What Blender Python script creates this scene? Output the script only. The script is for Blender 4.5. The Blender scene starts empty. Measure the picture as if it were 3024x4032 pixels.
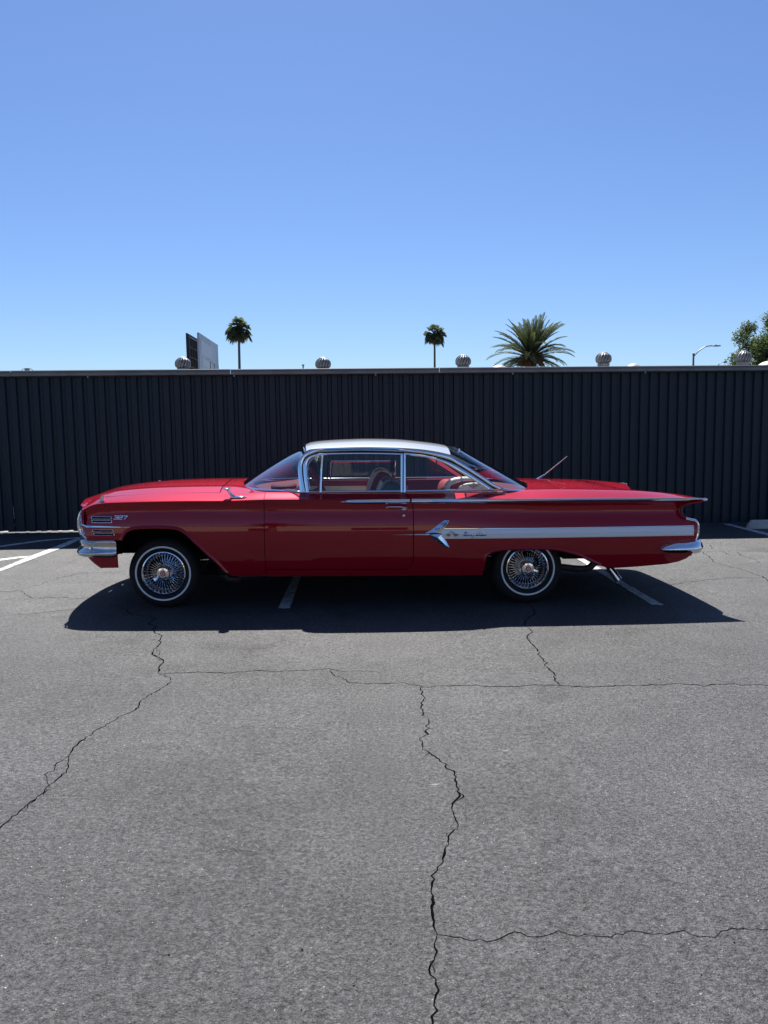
import bpy, bmesh, math, random
import numpy as np
from mathutils import Matrix, Vector
random.seed(7); rng = np.random.default_rng(7)
sc = bpy.context.scene
COL = sc.collection

# ------------------------------------------------------------------ camera
F = 3028.0; PITCH = math.radians(6.0); ROLL = math.radians(0.85); CAMH = 1.45; SL = 0.0117
fw = np.array([0, math.cos(PITCH), -math.sin(PITCH)])
up0 = np.array([0, math.sin(PITCH), math.cos(PITCH)]); rt0 = np.array([1.0, 0, 0])
up = math.cos(ROLL)*up0 + math.sin(ROLL)*rt0
rt = math.cos(ROLL)*rt0 - math.sin(ROLL)*up0
CAM = np.array([0, 0, CAMH])
cd = bpy.data.cameras.new('camera'); cam = bpy.data.objects.new('camera', cd); COL.objects.link(cam)
cam.matrix_world = Matrix(((rt[0], up[0], -fw[0], 0), (rt[1], up[1], -fw[1], 0), (rt[2], up[2], -fw[2], CAMH), (0, 0, 0, 1)))
cd.sensor_fit = 'VERTICAL'; cd.sensor_height = 36; cd.sensor_width = 27; cd.lens = F/4032*36
cd.clip_start = 0.05; cd.clip_end = 2000
sc.camera = cam

# ------------------------------------------------------------------ light
SUN = np.array([-0.075, 0.675, 1.0]); SUN = SUN/np.linalg.norm(SUN)
world = bpy.data.worlds.new('World'); sc.world = world; world.use_nodes = True
wn = world.node_tree.nodes; wl = world.node_tree.links
bg = wn['Background']
sky = wn.new('ShaderNodeTexSky'); sky.sky_type = 'NISHITA'; sky.sun_disc = False
sky.sun_elevation = math.asin(SUN[2]); sky.sun_rotation = math.atan2(SUN[0], SUN[1])
sky.altitude = 0; sky.air_density = 1.0; sky.dust_density = 0.3; sky.ozone_density = 4.5
wb_ = wn.new('ShaderNodeMix'); wb_.data_type = 'RGBA'; wb_.blend_type = 'MULTIPLY'; wb_.inputs[0].default_value = 1; wb_.inputs[7].default_value = (.90, 1.02, 1.25, 1)
wl.new(sky.outputs[0], wb_.inputs[6]); wl.new(wb_.outputs[2], bg.inputs[0]); bg.inputs[1].default_value = 0.05
sd = bpy.data.lights.new('sun', 'SUN'); sd.energy = 5.0; sd.angle = math.radians(0.5); sd.color = (1.0, 0.975, 0.935)
so = bpy.data.objects.new('sun', sd); COL.objects.link(so)
so.rotation_euler = Vector(SUN).to_track_quat('Z', 'Y').to_euler(); so.location = (0, 20, 40)
sc.view_settings.view_transform = 'Standard'; sc.view_settings.look = 'None'
sc.view_settings.exposure = 1.0; sc.view_settings.gamma = 1.0
sc.render.engine = 'CYCLES'
sc.cycles.max_bounces = 10; sc.cycles.transparent_max_bounces = 24; sc.cycles.glossy_bounces = 6

# ------------------------------------------------------------------ pixel rays (source photo pixels 3024x4032)
def ray(px, py): return fw + rt*(px-1512)/F + up*(2016-py)/F
def onplane(px, py, n, d0):
    r = ray(px, py); return CAM + r*((d0 - n@CAM)/(n@r))
GN = np.array([SL, 0, 1.0])
def gnd(px, py): return onplane(px, py, GN, 0.0)
def gz(x): return -SL*x
def aty(px, py, Y):
    r = ray(px, py); return CAM + r*(Y/r[1])
TH = math.radians(2.3)
ex = np.array([math.cos(TH), math.sin(TH), -SL]); ex /= np.linalg.norm(ex)
ez = np.cross(ex, np.array([-math.sin(TH), math.cos(TH), 0])); ez /= np.linalg.norm(ez); ey = np.cross(ez, ex)
CM = np.array([ex, ey, ez]).T; CO = np.array([-0.35, 7.155, SL*0.35])
def cl(px, py, y=-1.0):
    a = CM.T@(CAM-CO); b = CM.T@ray(px, py); return a + b*((y-a[1])/b[1])
GA, GK, GZ0 = 0.878, 0.17, 0.955
def gl(px, py, off=0.0):      # side-glass plane
    a = CM.T@(CAM-CO); b = CM.T@ray(px, py)
    t = (-(GA+off) + GK*(a[2]-GZ0) - a[1])/(b[1] - GK*b[2]); return a + b*t
def gy(z): return GA - GK*(z-GZ0)

# ------------------------------------------------------------------ helpers
def curve(xs, ys, smooth=True):
    xs = np.array(xs, float); ys = np.array(ys, float); o = np.argsort(xs, kind='stable'); xs = xs[o]; ys = ys[o]
    if not smooth or len(xs) < 3:
        return lambda x: float(np.interp(x, xs, ys))
    d = np.diff(ys)/np.maximum(np.diff(xs), 1e-9); m = np.zeros(len(xs)); m[0] = d[0]; m[-1] = d[-1]
    for i in range(1, len(xs)-1):
        m[i] = 0 if d[i-1]*d[i] <= 0 else 2*d[i-1]*d[i]/(d[i-1]+d[i])
    def f(x):
        if x <= xs[0]: return float(ys[0])
        if x >= xs[-1]: return float(ys[-1])
        i = int(np.searchsorted(xs, x)-1); h = xs[i+1]-xs[i]; t = (x-xs[i])/h
        return float((2*t**3-3*t**2+1)*ys[i]+(t**3-2*t**2+t)*h*m[i]+(-2*t**3+3*t**2)*ys[i+1]+(t**3-t**2)*h*m[i+1])
    return f
def sst(a, b, x):
    t = min(1, max(0, (x-a)/(b-a))); return t*t*(3-2*t)
def resample(pts, n):
    pts = np.array(pts, float); s = np.r_[0, np.cumsum(np.linalg.norm(np.diff(pts, axis=0), axis=1))]
    q = np.linspace(0, s[-1], n); return np.array([[np.interp(t, s, pts[:, k]) for k in range(pts.shape[1])] for t in q])
def catmull(pts, n=6):
    p = [np.array(q, float) for q in pts]; p = [2*p[0]-p[1]]+p+[2*p[-1]-p[-2]]; out = []
    for i in range(1, len(p)-2):
        for k in range(n):
            t = k/n
            out.append(0.5*((2*p[i])+(-p[i-1]+p[i+1])*t+(2*p[i-1]-5*p[i]+4*p[i+1]-p[i+2])*t*t+(-p[i-1]+3*p[i]-3*p[i+1]+p[i+2])*t**3))
    out.append(p[-2]); return np.array(out)

class MB:
    def __init__(s): s.v = []; s.f = []; s.m = []
    def add(s, v, f, mi=0):
        o = len(s.v); s.v += [tuple(map(float, q)) for q in v]; s.f += [tuple(o+i for i in q) for q in f]; s.m += [mi]*len(f); return s
    def grid(s, P, closeu=False, closev=False, mi=0):
        P = np.array(P); nu, nv = P.shape[:2]; f = []
        for i in range(nu if closeu else nu-1):
            for j in range(nv if closev else nv-1):
                a = i*nv+j; b = ((i+1) % nu)*nv+j; c = ((i+1) % nu)*nv+(j+1) % nv; d = i*nv+(j+1) % nv
                f.append((a, b, c, d))
        return s.add(P.reshape(-1, 3), f, mi)
    def box(s, c, d, R=None, mi=0):
        c = np.array(c); d = np.array(d)/2
        v = np.array([(x, y, z) for x in (-1, 1) for y in (-1, 1) for z in (-1, 1)])*d
        if R is not None: v = v@np.array(R).T
        return s.add(v+c, [(0, 1, 3, 2), (4, 6, 7, 5), (0, 4, 5, 1), (2, 3, 7, 6), (0, 2, 6, 4), (1, 5, 7, 3)], mi)
    def tube(s, pts, r, n=8, cap=True, mi=0, flat=1.0):
        pts = np.array(pts, float); m = len(pts); rr = np.full(m, r) if np.isscalar(r) else np.array(r)
        T = np.gradient(pts, axis=0); T /= np.linalg.norm(T, axis=1)[:, None]+1e-12
        ref = np.array([0, 0, 1.0]) if abs(T[0][2]) < .9 else np.array([1.0, 0, 0]); P = []
        for i in range(m):
            a = np.cross(T[i], ref)
            if np.linalg.norm(a) < 1e-3: a = np.cross(T[i], np.array([0, 1.0, 0]))
            a /= np.linalg.norm(a); b = np.cross(a, T[i])
            P.append([pts[i]+rr[i]*(math.cos(w)*a*flat+math.sin(w)*b) for w in np.linspace(0, 2*math.pi, n, endpoint=False)])
        o = len(s.v); s.grid(P, closev=True, mi=mi)
        if cap: s.f += [tuple(o+i for i in range(n)), tuple(o+(m-1)*n+i for i in reversed(range(n)))]; s.m += [mi, mi]
        return s
    def lathe(s, prof, c=(0, 0, 0), axis='y', n=48, mi=0):   # prof (r, h)
        P = []
        for w in np.linspace(0, 2*math.pi, n, endpoint=False):
            if axis == 'y': P.append([(c[0]+r*math.cos(w), c[1]+h, c[2]+r*math.sin(w)) for r, h in prof])
            elif axis == 'x': P.append([(c[0]+h, c[1]+r*math.cos(w), c[2]+r*math.sin(w)) for r, h in prof])
            else: P.append([(c[0]+r*math.cos(w), c[1]+r*math.sin(w), c[2]+h) for r, h in prof])
        return s.grid(P, closeu=True, mi=mi)
    def ell(s, c, r, nu=20, nv=12, R=None, mi=0, p=1.0):
        P = []
        for a in np.linspace(0, 2*math.pi, nu, endpoint=False):
            row = []
            for b in np.linspace(-math.pi/2, math.pi/2, nv):
                f = lambda q: math.copysign(abs(q)**p, q)
                q = np.array([f(math.cos(a))*f(math.cos(b))*r[0], f(math.sin(a))*f(math.cos(b))*r[1], f(math.sin(b))*r[2]])
                if R is not None: q = np.array(R)@q
                row.append(q+np.array(c))
            P.append(row)
        return s.grid(P, closeu=True, mi=mi)
    def mirror(s):
        m = MB(); m.v = [(x, -y, z) for x, y, z in s.v]; m.f = [tuple(reversed(q)) for q in s.f]; m.m = list(s.m); return m
    def build(s, name, mats, parent=None, smooth=True, sharp=35, recalc=False, solid=0):
        me = bpy.data.meshes.new(name); me.from_pydata(s.v, [], s.f)
        if not isinstance(mats, (list, tuple)): mats = [mats]
        for m in mats: me.materials.append(m)
        if len(mats) > 1: me.polygons.foreach_set('material_index', s.m)
        if recalc:
            b = bmesh.new(); b.from_mesh(me); bmesh.ops.recalc_face_normals(b, faces=b.faces); b.to_mesh(me); b.free()
        if smooth:
            me.polygons.foreach_set('use_smooth', [True]*len(me.polygons))
            if sharp: me.set_sharp_from_angle(angle=math.radians(sharp))
        if solid:
            b = bmesh.new(); b.from_mesh(me)
            for e in b.edges:
                if len(e.link_faces) == 1: e.smooth = False
            b.to_mesh(me); b.free()
        me.update()
        o = bpy.data.objects.new(name, me); COL.objects.link(o)
        if parent: o.parent = parent
        if solid:
            md = o.modifiers.new('thickness', 'SOLIDIFY'); md.thickness = solid; md.offset = -1.0; md.use_even_offset = False
        return o
def tag(o, label=None, cat=None, group=None, kind=None):
    if label: o['label'] = label
    if cat: o['category'] = cat
    if group: o['group'] = group
    if kind: o['kind'] = kind
    return o
def empty(name, loc=(0, 0, 0), rz=0):
    o = bpy.data.objects.new(name, None); COL.objects.link(o); o.location = loc; o.rotation_euler = (0, 0, rz); o.empty_display_size = .2; return o
def copy_tree(o, parent=None):
    c = o.copy(); COL.objects.link(c); c.parent = parent
    for ch in list(o.children): copy_tree(ch, c)
    return c

# ------------------------------------------------------------------ materials
def mat(name, col, rough=.5, metal=0, coat=0, spec=.5, **kw):
    m = bpy.data.materials.new(name); m.use_nodes = True; b = m.node_tree.nodes['Principled BSDF']
    b.inputs['Base Color'].default_value = (*col, 1); b.inputs['Roughness'].default_value = rough; b.inputs['Metallic'].default_value = metal
    b.inputs['Coat Weight'].default_value = coat; b.inputs['Coat Roughness'].default_value = kw.get('coatr', .02)
    b.inputs['Specular IOR Level'].default_value = spec
    return m
def noisy(m, scale, lo, hi, detail=4, bump=0, bscale=None, coords='Object', stretch=(1, 1, 1)):
    nt = m.node_tree; N = nt.nodes; L = nt.links; b = N['Principled BSDF']
    tc = N.new('ShaderNodeTexCoord'); mp = N.new('ShaderNodeMapping'); mp.inputs['Scale'].default_value = stretch
    L.new(tc.outputs[coords], mp.inputs[0])
    n = N.new('ShaderNodeTexNoise'); n.inputs['Scale'].default_value = scale; n.inputs['Detail'].default_value = detail; L.new(mp.outputs[0], n.inputs[0])
    r = N.new('ShaderNodeMapRange'); r.inputs[1].default_value = .3; r.inputs[2].default_value = .7; L.new(n.outputs[0], r.inputs[0])
    mx = N.new('ShaderNodeMix'); mx.data_type = 'RGBA'; mx.inputs[6].default_value = (*lo, 1); mx.inputs[7].default_value = (*hi, 1)
    L.new(r.outputs[0], mx.inputs[0]); L.new(mx.outputs[2], b.inputs['Base Color'])
    if bump:
        n2 = N.new('ShaderNodeTexNoise'); n2.inputs['Scale'].default_value = bscale or scale*4; n2.inputs['Detail'].default_value = 3; L.new(mp.outputs[0], n2.inputs[0])
        bp = N.new('ShaderNodeBump'); bp.inputs['Strength'].default_value = bump; bp.inputs['Distance'].default_value = .01
        L.new(n2.outputs[0], bp.inputs['Height']); L.new(bp.outputs[0], b.inputs['Normal'])
    return m
M = {}
M['red'] = mat('red_paint', (.29, .003, .013), .42, .25, 1.0, .0, coatr=.012); M['red'].node_tree.nodes['Principled BSDF'].inputs['Coat IOR'].default_value = 1.5
M['white_paint'] = mat('white_paint', (.44, .44, .425), .3, 0, .9, .5)
M['insert'] = mat('white_insert', (.80, .80, .80), .35, 0, .6, .5)
M['chrome'] = mat('chrome', (.88, .89, .91), .05, 1)
M['chrome_soft'] = noisy(mat('worn_chrome', (.62, .62, .61), .2, 1), 9, (.66, .66, .65), (.56, .56, .55))
M['black'] = mat('black_undercoat', (.006, .006, .007), .85, spec=.15)
M['seal'] = mat('black_rubber_seal', (.012, .012, .013), .5, spec=.3)
M['tyre'] = noisy(mat('tyre_rubber', (.016, .016, .017), .75, spec=.25), 40, (.012, .012, .013), (.02, .02, .021))
M['whitewall'] = mat('whitewall', (.78, .78, .76), .55)
M['barrel'] = mat('rim_barrel_metal', (.3, .3, .31), .22, 1)
M['maroon'] = noisy(mat('maroon_trim', (.14, .012, .02), .75, spec=.25), 60, (.20, .014, .028), (.26, .02, .036))
M['cream'] = noisy(mat('cream_vinyl', (.58, .54, .46), .45), 50, (.68, .63, .53), (.76, .71, .61))
M['grey_vinyl'] = mat('grey_vinyl', (.2, .2, .2), .45)
M['darkseat'] = mat('dark_vinyl', (.035, .035, .04), .4)
M['headliner'] = mat('headliner', (.35, .33, .3), .8)
M['dark_metal'] = noisy(mat('dark_metal', (.05, .05, .05), .55, .6), 30, (.04, .04, .04), (.075, .07, .065))
M['redlens'] = mat('red_lens', (.35, .01, .01), .1, coat=1)
M['lens'] = mat('headlamp_lens', (.75, .77, .8), .08, .4, coat=1)
M['badge_red'] = mat('badge_red', (.4, .05, .05), .3)
M['gold'] = mat('gold', (.42, .36, .26), .3, .7)
def glass(name, tint, refl_rough=.0, boost=1.0):
    m = bpy.data.materials.new(name); m.use_nodes = True; N = m.node_tree.nodes; L = m.node_tree.links; N.clear()
    o = N.new('ShaderNodeOutputMaterial'); t = N.new('ShaderNodeBsdfTransparent'); t.inputs[0].default_value = (*tint, 1)
    g = N.new('ShaderNodeBsdfGlossy'); g.inputs['Roughness'].default_value = refl_rough; fr = N.new('ShaderNodeFresnel'); ge = N.new('ShaderNodeNewGeometry'); io = N.new('ShaderNodeMapRange'); io.inputs[3].default_value = 1.55; io.inputs[4].default_value = 1/1.55; L.new(ge.outputs['Backfacing'], io.inputs[0]); L.new(io.outputs[0], fr.inputs[0])
    mu = N.new('ShaderNodeMath'); mu.operation = 'MULTIPLY'; mu.inputs[1].default_value = boost; mu.use_clamp = True
    mx = N.new('ShaderNodeMixShader'); L.new(fr.outputs[0], mu.inputs[0]); L.new(mu.outputs[0], mx.inputs[0]); L.new(t.outputs[0], mx.inputs[1]); L.new(g.outputs[0], mx.inputs[2]); L.new(mx.outputs[0], o.inputs[0])
    return m
M['glass'] = glass('window_glass', (.90, .93, .92), 0, 1.0)
M['glass_ws'] = glass('windshield_glass', (.66, .76, .78), 0, 2.1)

def asphalt():
    m = mat('asphalt', (.05, .05, .05), .6, spec=.5); nt = m.node_tree; N = nt.nodes; L = nt.links; b = N['Principled BSDF']
    tc = N.new('ShaderNodeTexCoord')
    def noise(s, d=3, st=None, rgh=.55):
        n = N.new('ShaderNodeTexNoise'); n.inputs['Scale'].default_value = s; n.inputs['Detail'].default_value = d; n.inputs['Roughness'].default_value = rgh
        if st:
            mp = N.new('ShaderNodeMapping'); mp.inputs['Scale'].default_value = st; L.new(tc.outputs['Object'], mp.inputs[0]); L.new(mp.outputs[0], n.inputs[0])
        else: L.new(tc.outputs['Object'], n.inputs[0])
        return n.outputs[0]
    def ramp(x, a, c, lo, hi):
        r = N.new('ShaderNodeMapRange'); r.inputs[1].default_value = a; r.inputs[2].default_value = c; r.inputs[3].default_value = lo; r.inputs[4].default_value = hi
        L.new(x, r.inputs[0]); return r.outputs[0]
    def math_(op, a, c):
        q = N.new('ShaderNodeMath'); q.operation = op
        for i, v in enumerate((a, c)):
            if isinstance(v, (int, float)): q.inputs[i].default_value = v
            else: L.new(v, q.inputs[i])
        return q.outputs[0]
    big = ramp(noise(.35, 4), .3, .7, .86, 1.14)
    mid = ramp(noise(2.6, 6, None, .65), .3, .72, .90, 1.10)
    streak = ramp(noise(1.2, 4, (.35, 1.6, 1)), .3, .7, .93, 1.07)
    fine = ramp(noise(70, 5, None, .8), .3, .7, .35, 1.65)
    grain = ramp(noise(230, 3), .3, .7, .55, 1.45)
    v = math_('MULTIPLY', math_('MULTIPLY', big, mid), math_('MULTIPLY', fine, grain)); clump = ramp(noise(42, 4, None, .75), .3, .7, .70, 1.30); scuff = ramp(noise(1.7, 7, (.8, 1.3, 1), .7), .58, .72, 1.0, 1.28); stain = ramp(noise(.9, 5, None, .6), .34, .42, .80, 1.0)
    v = math_('MULTIPLY', math_('MULTIPLY', v, streak), math_('MULTIPLY', clump, math_('MULTIPLY', scuff, stain)))
    sp = N.new('ShaderNodeMath'); sp.operation = 'MULTIPLY'; sp.use_clamp = True; sp.inputs[1].default_value = .5; L.new(v, sp.inputs[0]); L.new(sp.outputs[0], b.inputs['Specular IOR Level'])
    # pale aggregate chips
    vo = N.new('ShaderNodeTexVoronoi'); vo.inputs['Scale'].default_value = 85; L.new(tc.outputs['Object'], vo.inputs[0])
    sep = N.new('ShaderNodeSeparateColor'); L.new(vo.outputs['Color'], sep.inputs[0])
    chip = math_('MULTIPLY', ramp(sep.outputs[0], .955, .96, 0, 1), ramp(vo.outputs['Distance'], .13, .22, 1, 0))
    chip = math_('MULTIPLY', chip, ramp(noise(1.1, 2), .4, .6, .25, 1))
    dark = math_('MULTIPLY', ramp(sep.outputs[1], .955, .96, 0, 1), ramp(vo.outputs['Distance'], .2, .28, 1, 0))
    v = math_('MULTIPLY', v, ramp(dark, 0, 1, 1, .45))
    c = N.new('ShaderNodeMix'); c.data_type = 'RGBA'; c.blend_type = 'MULTIPLY'; c.inputs[0].default_value = 1; c.inputs[6].default_value = (.0545, .0525, .0505, 1)
    cc = N.new('ShaderNodeCombineColor'); [L.new(v, cc.inputs[i]) for i in range(3)]
    L.new(cc.outputs[0], c.inputs[7])
    c2 = N.new('ShaderNodeMix'); c2.data_type = 'RGBA'; c2.inputs[7].default_value = (.55, .53, .48, 1); L.new(chip, c2.inputs[0]); L.new(c.outputs[2], c2.inputs[6])
    L.new(c2.outputs[2], b.inputs['Base Color'])
    hgt = math_('ADD', noise(120, 3, None, .7), math_('MULTIPLY', noise(38, 4, None, .75), 1.0))
    bp = N.new('ShaderNodeBump'); bp.inputs['Strength'].default_value = 1.0; bp.inputs['Distance'].default_value = .010
    L.new(hgt, bp.inputs['Height']); L.new(bp.outputs[0], b.inputs['Normal'])
    return m
M['asphalt'] = asphalt()
M['crack'] = noisy(mat('crack_dirt', (.004, .004, .004), 1, spec=0), 60, (.002, .002, .0025), (.006, .006, .006))
M['line'] = None
def linepaint():
    m = mat('line_paint', (.55, .55, .52), .8); noisy(m, 14, (.34, .34, .33), (.66, .65, .62), 6, .4, 150); nt = m.node_tree; N = nt.nodes; L = nt.links; b = N['Principled BSDF']; src = b.inputs['Base Color'].links[0].from_socket
    tc = N.new('ShaderNodeTexCoord'); n = N.new('ShaderNodeTexNoise'); n.inputs['Scale'].default_value = 26; n.inputs['Detail'].default_value = 8; n.inputs['Roughness'].default_value = .75; L.new(tc.outputs['Object'], n.inputs[0])
    r = N.new('ShaderNodeMapRange'); r.inputs[1].default_value = .40; r.inputs[2].default_value = .47; L.new(n.outputs[0], r.inputs[0])
    mx = N.new('ShaderNodeMix'); mx.data_type = 'RGBA'; mx.inputs[6].default_value = (.10, .10, .098, 1); L.new(r.outputs[0], mx.inputs[0]); L.new(src, mx.inputs[7]); L.new(mx.outputs[2], b.inputs['Base Color']); return m
M['line'] = linepaint()
M['wall'] = noisy(mat('navy_steel', (.02, .024, .032), .5, 0, 0, .35), .8, (.0095, .0175, .0265), (.0135, .0235, .035), 5, .03, 3, stretch=(1, 1, .3))
M['gutter'] = noisy(mat('gutter_metal', (.2, .2, .195), .5), 3, (.17, .17, .165), (.23, .225, .215))
M['soffit'] = mat('dark_trim', (.012, .014, .02), .6)
M['concrete'] = noisy(mat('concrete', (.38, .37, .35), .9), 6, (.32, .31, .29), (.44, .43, .40), 6, .3, 60)
M['galv'] = noisy(mat('galvanised', (.4, .4, .4), .5, .4), 12, (.20, .20, .20), (.29, .29, .285)); M['roofsheet'] = mat('dull_roof', (.10, .10, .10), .7)
M['stucco'] = noisy(mat('tan_stucco', (.46, .36, .26), .9), 2, (.43, .34, .25), (.5, .39, .29), 4, .2, 60)
M['darkglass'] = mat('dark_glass', (.02, .025, .03), .08, spec=.6)
M['trunk'] = noisy(mat('palm_trunk', (.15, .11, .08), .9), 8, (.10, .075, .055), (.2, .15, .11), 4, .6, 20)
M['frond'] = noisy(mat('palm_frond', (.05, .075, .025), .45), 1.3, (.05, .062, .032), (.10, .112, .056))
M['frond_dry'] = noisy(mat('dry_frond', (.2, .13, .07), .8), 2, (.14, .09, .05), (.26, .18, .1))
M['fruit'] = noisy(mat('palm_fruit', (.3, .09, .03), .6), 5, (.22, .06, .02), (.38, .14, .05))
M['leaf'] = noisy(mat('tree_leaf', (.05, .08, .025), .6, spec=.25), .9, (.045, .066, .026), (.105, .13, .052)); M['fan'] = noisy(mat('fan_leaf', (.1, .12, .07), .5), .7, (.085, .10, .065), (.155, .17, .11))
M['bark'] = noisy(mat('bark', (.1, .08, .06), .9), 6, (.07, .055, .04), (.13, .1, .08))
def translucent(m, k, gain):
    nt = m.node_tree; N = nt.nodes; L = nt.links; b = N['Principled BSDF']; o = N['Material Output']; src = b.inputs['Base Color'].links[0].from_socket
    t = N.new('ShaderNodeBsdfTranslucent'); mu = N.new('ShaderNodeMix'); mu.data_type = 'RGBA'; mu.blend_type = 'MULTIPLY'; mu.inputs[0].default_value = 1; mu.inputs[7].default_value = (*gain, 1); L.new(src, mu.inputs[6]); L.new(mu.outputs[2], t.inputs[0])
    x = N.new('ShaderNodeMixShader'); x.inputs[0].default_value = k; L.new(b.outputs[0], x.inputs[1]); L.new(t.outputs[0], x.inputs[2]); L.new(x.outputs[0], o.inputs[0])
for k_ in ('frond', 'leaf', 'fan', 'frond_dry', 'fruit'): translucent(M[k_], .4, (1.5, 1.6, 1.1))
M['bill'] = noisy(mat('billboard_face', (.5, .51, .53), .5), .25, (.42, .43, .46), (.58, .59, .6), 3)
M['billdark'] = mat('billboard_back', (.03, .032, .035), .7)
M['bill2'] = mat('faded_print', (.62, .63, .64), .5)
M['pole'] = mat('painted_pole', (.16, .15, .15), .5, .3)
M['skylight'] = mat('skylight_plastic', (.4, .4, .39), .5)

# ------------------------------------------------------------------ ground
def sheet(name, pts, m, z=0.0, parent=None):
    b = MB(); b.add([(p[0], p[1], gz(p[0])+z) for p in pts], [tuple(range(len(pts)))]); return b.build(name, m, parent, smooth=False)
ground = MB().add([(x, y, gz(x)) for x, y in ((-160, -160), (160, -160), (160, 400), (-160, 400))], [(0, 1, 2, 3)]).build('asphalt_ground', M['asphalt'], smooth=False)
tag(ground, 'grey weathered asphalt parking lot with long jagged cracks', kind='structure')

CR = []   # (points in source px, width in metres at start, at end)
def c3(l): return [(x/1.106, 2400+y/1.106) for x, y in l]
def c4(l): return [(1500+x/1.0886, 2400+y/1.0886) for x, y in l]
def c6(l): return [(1500+x/1.0886, 3200+y/1.0886) for x, y in l]
def cL(l): return [(x/2.37, 2000+y/2.37) for x, y in l]
def cR(l): return [(2400+x/2.659, 2000+y/2.659) for x, y in l]
def cM(l): return [(1600+x/2.37, 1680+y/2.37) for x, y in l]
CR.append((cL([(1020, 900), (1150, 940), (1230, 990), (1400, 1010), (1460, 1030), (1390, 1080), (1440, 1110)])+c3([(668, 85), (705, 120), (680, 165), (672, 200), (715, 225), (688, 275)]), .010, .016))
CR.append((c3([(680, 168), (690, 190), (676, 205), (700, 222)]), .007, .007))
CR.append((c3([(688, 275), (720, 285), (745, 298), (735, 325), (690, 350), (640, 390), (610, 425), (555, 455), (500, 485), (435, 525), (370, 565), (325, 600), (300, 635)]), .008, .011))
CR.append((c3([(300, 635), (255, 668), (235, 700), (205, 715), (210, 750), (222, 775)]), .006, .005))
CR.append((c3([(300, 635), (290, 655), (300, 685), (265, 715), (235, 745), (220, 775), (180, 820), (130, 850), (100, 885), (55, 915), (0, 942), (-60, 990)]), .008, .012))
CR.append((c3([(250, 775), (215, 785), (190, 815)]), .006, .004))
CR.append((c3([(160, 822), (130, 842), (128, 862), (100, 885)]), .007, .007))
CR.append((c3([(690, 280), (760, 278), (870, 273), (1000, 276), (1120, 270), (1250, 268), (1380, 262), (1440, 262), (1500, 268), (1640, 268), (1659, 278), (1690, 290)]), .014, .006))
CR.append((c3([(1435, 265), (1480, 295), (1525, 320), (1560, 325), (1659, 325)])+c4([(60, 318), (120, 320), (175, 332), (300, 328), (400, 325), (530, 332), (640, 330), (760, 325), (870, 330), (1000, 328), (1130, 322), (1300, 320), (1400, 325), (1500, 320), (1659, 325), (1720, 322)]), .010, .014))
CR.append((c4([(170, 332), (178, 380), (160, 410), (180, 440), (200, 465), (188, 500), (200, 535), (180, 550), (178, 580), (200, 610), (235, 630), (265, 650), (290, 675), (310, 705), (325, 740), (340, 800), (320, 825), (308, 860), (320, 890), (325, 945)]), .012, .011))
CR.append((c4([(205, 605), (200, 622), (180, 635)]), .005, .003))
CR.append((c4([(335, 775), (343, 800), (325, 822)]), .008, .008))
CR.append((c6([(318, 70), (290, 105), (275, 150), (255, 200), (245, 245), (220, 265), (228, 310), (210, 340), (225, 370), (210, 420), (215, 470), (235, 510), (240, 520)]), .010, .012))
CR.append((c6([(318, 72), (305, 75), (285, 95), (288, 112)]), .004, .004))
CR.append((c6([(240, 520), (230, 560), (240, 610), (225, 650), (215, 685), (232, 710), (238, 750), (225, 790), (205, 830), (210, 870), (215, 906), (210, 950)]), .009, .009))
CR.append((c6([(228, 630), (208, 640), (200, 665), (215, 685)]), .005, .005))
CR.append((c6([(205, 655), (222, 650), (232, 668), (225, 690)]), .004, .004))
CR.append((c6([(232, 520), (275, 529), (320, 535), (375, 545), (450, 535), (520, 530), (580, 515), (640, 525), (760, 520), (870, 532), (960, 523), (1040, 518), (1110, 512), (1200, 522), (1280, 518), (1370, 525), (1480, 503), (1560, 508), (1659, 498), (1720, 500)]), .004, .005))
CR.append((cM([(1145, 1660), (1195, 1720), (1150, 1790), (1115, 1840), (1100, 1860)])+c4([(618, 65), (640, 85), (630, 130), (655, 165), (685, 205), (705, 245), (735, 275), (745, 305), (768, 325)]), .011, .014))
CR.append((cL([(-60, 780), (0, 778), (110, 778), (170, 775), (240, 800), (300, 845), (430, 840), (590, 835), (750, 845), (1000, 830)]), .011, .010))
CR.append((cL([(-40, 856), (120, 852), (300, 847)]), .004, .004))
CR.append((cL([(-50, 1018), (0, 1012), (250, 995), (500, 965), (800, 935), (960, 905)]), .008, .008))
CR.append((cL([(120, 775), (250, 748), (400, 715), (430, 690), (560, 655), (740, 610), (900, 605), (1180, 595)]), .006, .010))
CR.append((cL([(640, 520), (690, 490), (730, 475), (800, 460)]), .010, .006))
CR.append((cL([(150, 700), (200, 712), (245, 722)]), .005, .005))
CR.append((cR([(400, 825), (480, 820), (640, 805), (740, 790), (850, 765), (1000, 757), (1150, 745), (1330, 732), (1600, 725), (1720, 730)]), .009, .009))
CR.append((cR([(985, 460), (1040, 510), (1080, 550), (1140, 585), (1290, 620), (1450, 665), (1590, 710), (1640, 750), (1700, 775)]), .011, .011))
CR.append((cR([(960, 459), (1090, 457), (1180, 455), (1330, 450), (1500, 452)]), .010, .006))
CR.append((cR([(1180, 455), (1260, 500), (1370, 505)]), .009, .006))
CR.append((cR([(1330, 455), (1380, 500), (1520, 540), (1580, 570), (1490, 582), (1370, 590)]), .009, .007))
CR.append((cR([(1050, 385), (1070, 410), (1080, 430)]), .01, .008))
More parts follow.
